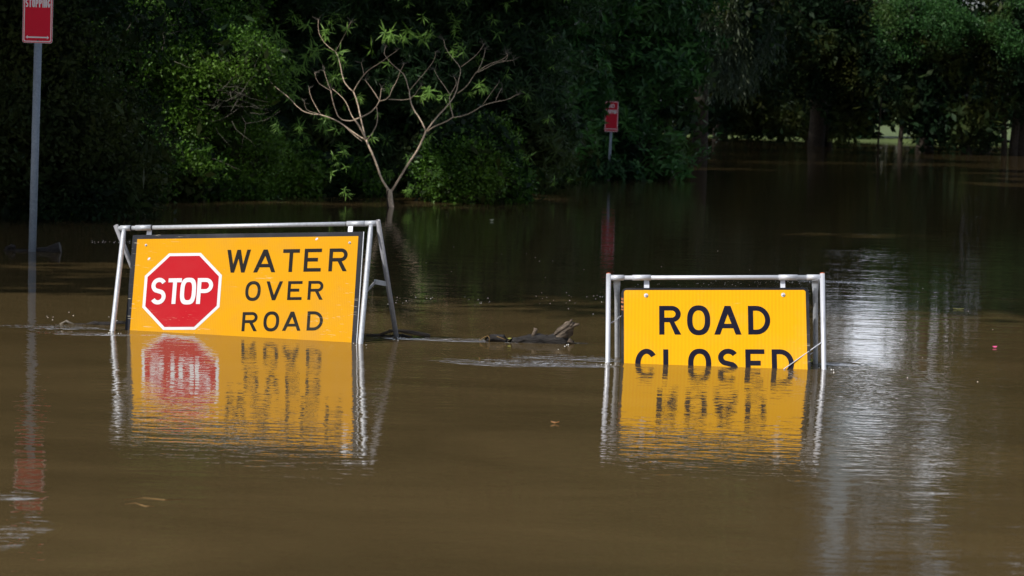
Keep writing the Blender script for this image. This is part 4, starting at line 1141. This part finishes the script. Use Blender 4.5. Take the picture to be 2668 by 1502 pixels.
lump([dz(1840, 425), dz(1875, 385), dz(1882, 365)], [.02, .012, .003], 7, gd, .002).build('broken_stub', M['wet'], t, True)
lump([dz(1560, 438, -.03), dz(1650, 405, -.02), dz(1760, 408, -.02), dz(1860, 428, -.03)], [.006, .016, .018, .006], 8, gd, .003).build('bark_ridge', M['wet'], t, True)
t = thing('debris_clump', dz(1360, 440), 'black clump of wet bark and straw floating at the left end of the driftwood log', 'debris')
lump([dz(1265, 425), dz(1300, 405), dz(1350, 400), dz(1420, 410), dz(1465, 428)], [.008, .022, .026, .022, .008], 10, gd, .007).build('wet_bark', M['wet'], t, True)
for a in ([(1185, 425), (1230, 395), (1270, 378)], [(1270, 378), (1290, 400), (1285, 440)], [(1365, 385), (1420, 405), (1455, 420)]):
    MB().tube([dz(*q, -.04) for q in a], .0022, 5).build('straw', M['litter_reed'], t, True)
MB().add([dz(1470, 405), dz(1495, 398), dz(1525, 404), dz(1495, 412)], [(0, 1, 2, 3)]).build('leaf', M['float_leaf'], t)
# stick beside rear leg of left stand
o0 = on_water(*ZD(420, 400)); Dd = o0.y + .12
t = thing('driftwood_stick', on_water(*ZD(420, 400)), 'pale bent stick caught against the rear leg of the left stand', 'driftwood')
lump([dz(150, 365), dz(220, 345), dz(290, 328), dz(350, 325), dz(430, 335), dz(530, 352), dz(620, 370), dz(678, 380)], [.004, .009, .010, .010, .013, .014, .015, .014], 9, gd, .001).build('stick', M['wood'], t, True)
lump([dz(250, 322), dz(300, 330), dz(350, 342)], [.006, .009, .008], 7, gd, .001).build('stick', M['wood'], t, True)
t = thing('debris_clump', on_water(*ZD(380, 400)), 'black wet twigs piled round the foot of the left stand\'s rear leg', 'debris')
lump([dz(0, 382), dz(100, 378), dz(200, 382), dz(260, 388)], [.009, .011, .009, .006], 8, gd, .003).build('wet_bark', M['wet'], t, True)
lump([dz(255, 385), dz(310, 378), dz(350, 385), dz(420, 385), dz(500, 400)], [.007, .014, .016, .013, .005], 8, gd, .004).build('wet_bark', M['wet'], t, True)
lump([dz(385, 362, -.05), dz(430, 378, -.05), dz(495, 402, -.05)], [.006, .006, .003], 6, gd, .001).build('twig', M['wet'], t, True)
# left debris line behind left leg
ZG = lambda x, y: (x * .23443, 560 + y * .23443)
o0 = on_water(*ZG(1200, 1225)); Dd = o0.y
def gz(x, y, dy=0.): return at_depth(*ZG(x, y), Dd + dy)
t = thing('debris_clump', o0, 'line of dark wet twigs floating left of and behind the left stand', 'debris')
for a, r_ in (([(960, 1212), (1040, 1205), (1120, 1212), (1220, 1208), (1320, 1205), (1412, 1212)], .012), ([(1290, 1210), (1350, 1192), (1400, 1190)], .007), ([(990, 1205), (1060, 1190), (1100, 1200)], .006), ([(640, 1225), (760, 1222), (900, 1222), (1000, 1220)], .006), ([(1050, 1215), (1180, 1222), (1260, 1215)], .009)):
    lump([gz(*q) for q in a], [r_ * .4] + [r_] * (len(a) - 2) + [r_ * .5], 7, gd, .003).build('twig', M['wet'], t, True)
lump([gz(620, 1232), gz(690, 1205), gz(735, 1182), gz(770, 1200), gz(830, 1222)], [.004, .007, .008, .009, .004], 7, gd, .002).build('twig', M['twig'], t, True)
# branch floating under the tall sign
o0 = on_water(*ZG(450, 410)); Dd = o0.y
t = thing('driftwood_branch', o0, 'thick dark broken branch floating behind the tall red sign post', 'driftwood')
lump([gz(40, 405), gz(150, 402), gz(300, 400), gz(430, 400), gz(520, 392), gz(600, 382), gz(672, 372)], [.010, .018, .016, .022, .035, .052, .062], 11, gd, .004).build('branch', M['wet'], t, True)
lump([gz(60, 395), gz(90, 375), gz(125, 350), gz(150, 360), gz(160, 395)], [.012, .03, .02, .03, .01], 8, gd, .006).build('broken_stub', M['wet'], t, True)

def floaty(name, px, poly, mat, label, cat, s, tilt=.25):
    c = on_water(*px, z=.004)
    m = MB(); n = len(poly)
    top = [(c.x + a * s, c.y + b * s, .008 + tilt * s * abs(a) * .4) for a, b in poly]
    m.slab(top, (0, 0, -.006))
    o = m.build(name, mat, None, loc=c); return tag(o, label, cat)
star = [(1, 0), (.3, .15), (.5, .9), (.05, .3), (-.4, .8), (-.25, .12), (-1, .1), (-.3, -.1), (-.5, -.7), (0, -.25), (.5, -.8), (.3, -.1)]
ell = [(math.cos(R(a)), math.sin(R(a)) * .8) for a in range(0, 360, 36)]
floaty('floating_leaf', (2497, 806), star, M['float_leaf'], 'yellow green star shaped leaf floating on dark water at the right', 'leaf', .045)
floaty('flower_petal', (2592, 906), ell, M['petal'], 'pink petal floating near the right edge', 'petal', .016, 1.2)
pp = floaty('floating_leaf', (1281, 576), ell, M['pale_leaf'], 'tiny pale leaf floating beyond the left stand', 'leaf', .030, 1.5)
floaty('floating_leaf', (1446, 1103), [(1, 0), (.2, .5), (-1, .1), (-.1, -.3)], M['brown_leaf'], 'small curled brown leaf floating between the two boards\' reflections', 'leaf', .022, .8)
for k, (a, b) in enumerate((((322, 1302), (478, 1301)), ((325, 1314), (402, 1319)))):
    p = on_water(*a, z=.001); q = on_water(*b, z=.001)
    m = lump([p, p.lerp(q, .3) + Vector((0, .05, 0)), p.lerp(q, .7) - Vector((0, .02, 0)), q], [.001, .0022, .0022, .0005], 6, gd, .0008)
    tag(m.build('floating_reed', M['litter_reed'], None, True, loc=p), ('long thin straw reed' if k == 0 else 'short thin straw reed') + ' lying in the water below the STOP board', 'reed', 'straw reeds in the foreground water')
# green leaves caught at the right stand's feet
for k, (q, lab) in enumerate((((2112, 918), 'small bright green leaf caught at the rear right foot of the right stand'), ((200, 915), 'small yellow green leaf caught at the left foot of the right stand'))):
    c = at_depth(*ZR(*q), brr.y - .06)
    m = MB(); m.slab([c + Vector((-.012, 0, -.004)), c + Vector((0, -.01, -.010)), c + Vector((.013, 0, .002)), c + Vector((.002, .01, .011))], (0, .002, 0))
    tag(m.build('leaf', M['float_leaf'], None, loc=c), lab, 'leaf')
# foam bubbles
gb = np.random.default_rng(77); m = MB()
spots = [(1010 + gb.uniform(0, 300), 785 + gb.normal() * 6, 1) for _ in range(26)] + [(1380 + gb.uniform(0, 220), 775 + gb.normal() * 12, 1) for _ in range(26)] + \
        [(1640 + gb.uniform(0, 340), 741 + gb.normal() * 5, .8) for _ in range(40)] + [(1980 + gb.uniform(0, 260), 736 + gb.normal() * 2.5, .8) for _ in range(40)] + \
        [(120 + gb.uniform(0, 230), 825 + gb.normal() * 9, 1) for _ in range(10)] + [(2150 + gb.uniform(0, 480), 900 + gb.normal() * 70, .8) for _ in range(16)] + [(1100 + gb.uniform(0, 900), 680 + gb.normal() * 25, 1) for _ in range(16)] + \
        [(230 + gb.uniform(0, 110), 631 + gb.normal() * 2, 1.4) for _ in range(24)] + [(x_ + gb.normal() * 12, y_ + gb.normal() * 4, 1) for x_, y_ in ((938, 897), (293, 865), (1583, 948), (2148, 966), (1032, 882), (1480, 900)) for _ in range(7)]
for x_, y_, s_ in spots:
    c = on_water(x_, y_); r_ = .0038 * s_ * gb.uniform(.5, 1.5)
    vs = [(c.x + r_ * math.cos(a * 1.047) * k, c.y + r_ * math.sin(a * 1.047) * k, z_) for k, z_ in ((1, -.001), (.7, r_ * .5)) for a in range(6)] + [(c.x, c.y, r_ * .8)]
    m.add(vs, [(i, (i + 1) % 6, 6 + (i + 1) % 6, 6 + i) for i in range(6)] + [(6 + i, 6 + (i + 1) % 6, 12) for i in range(6)])
fo = m.build('foam_bubbles', M['foam'], None, True); fo['kind'] = 'stuff'; tag(fo, 'tiny white foam bubbles scattered in lines on the water', 'foam')
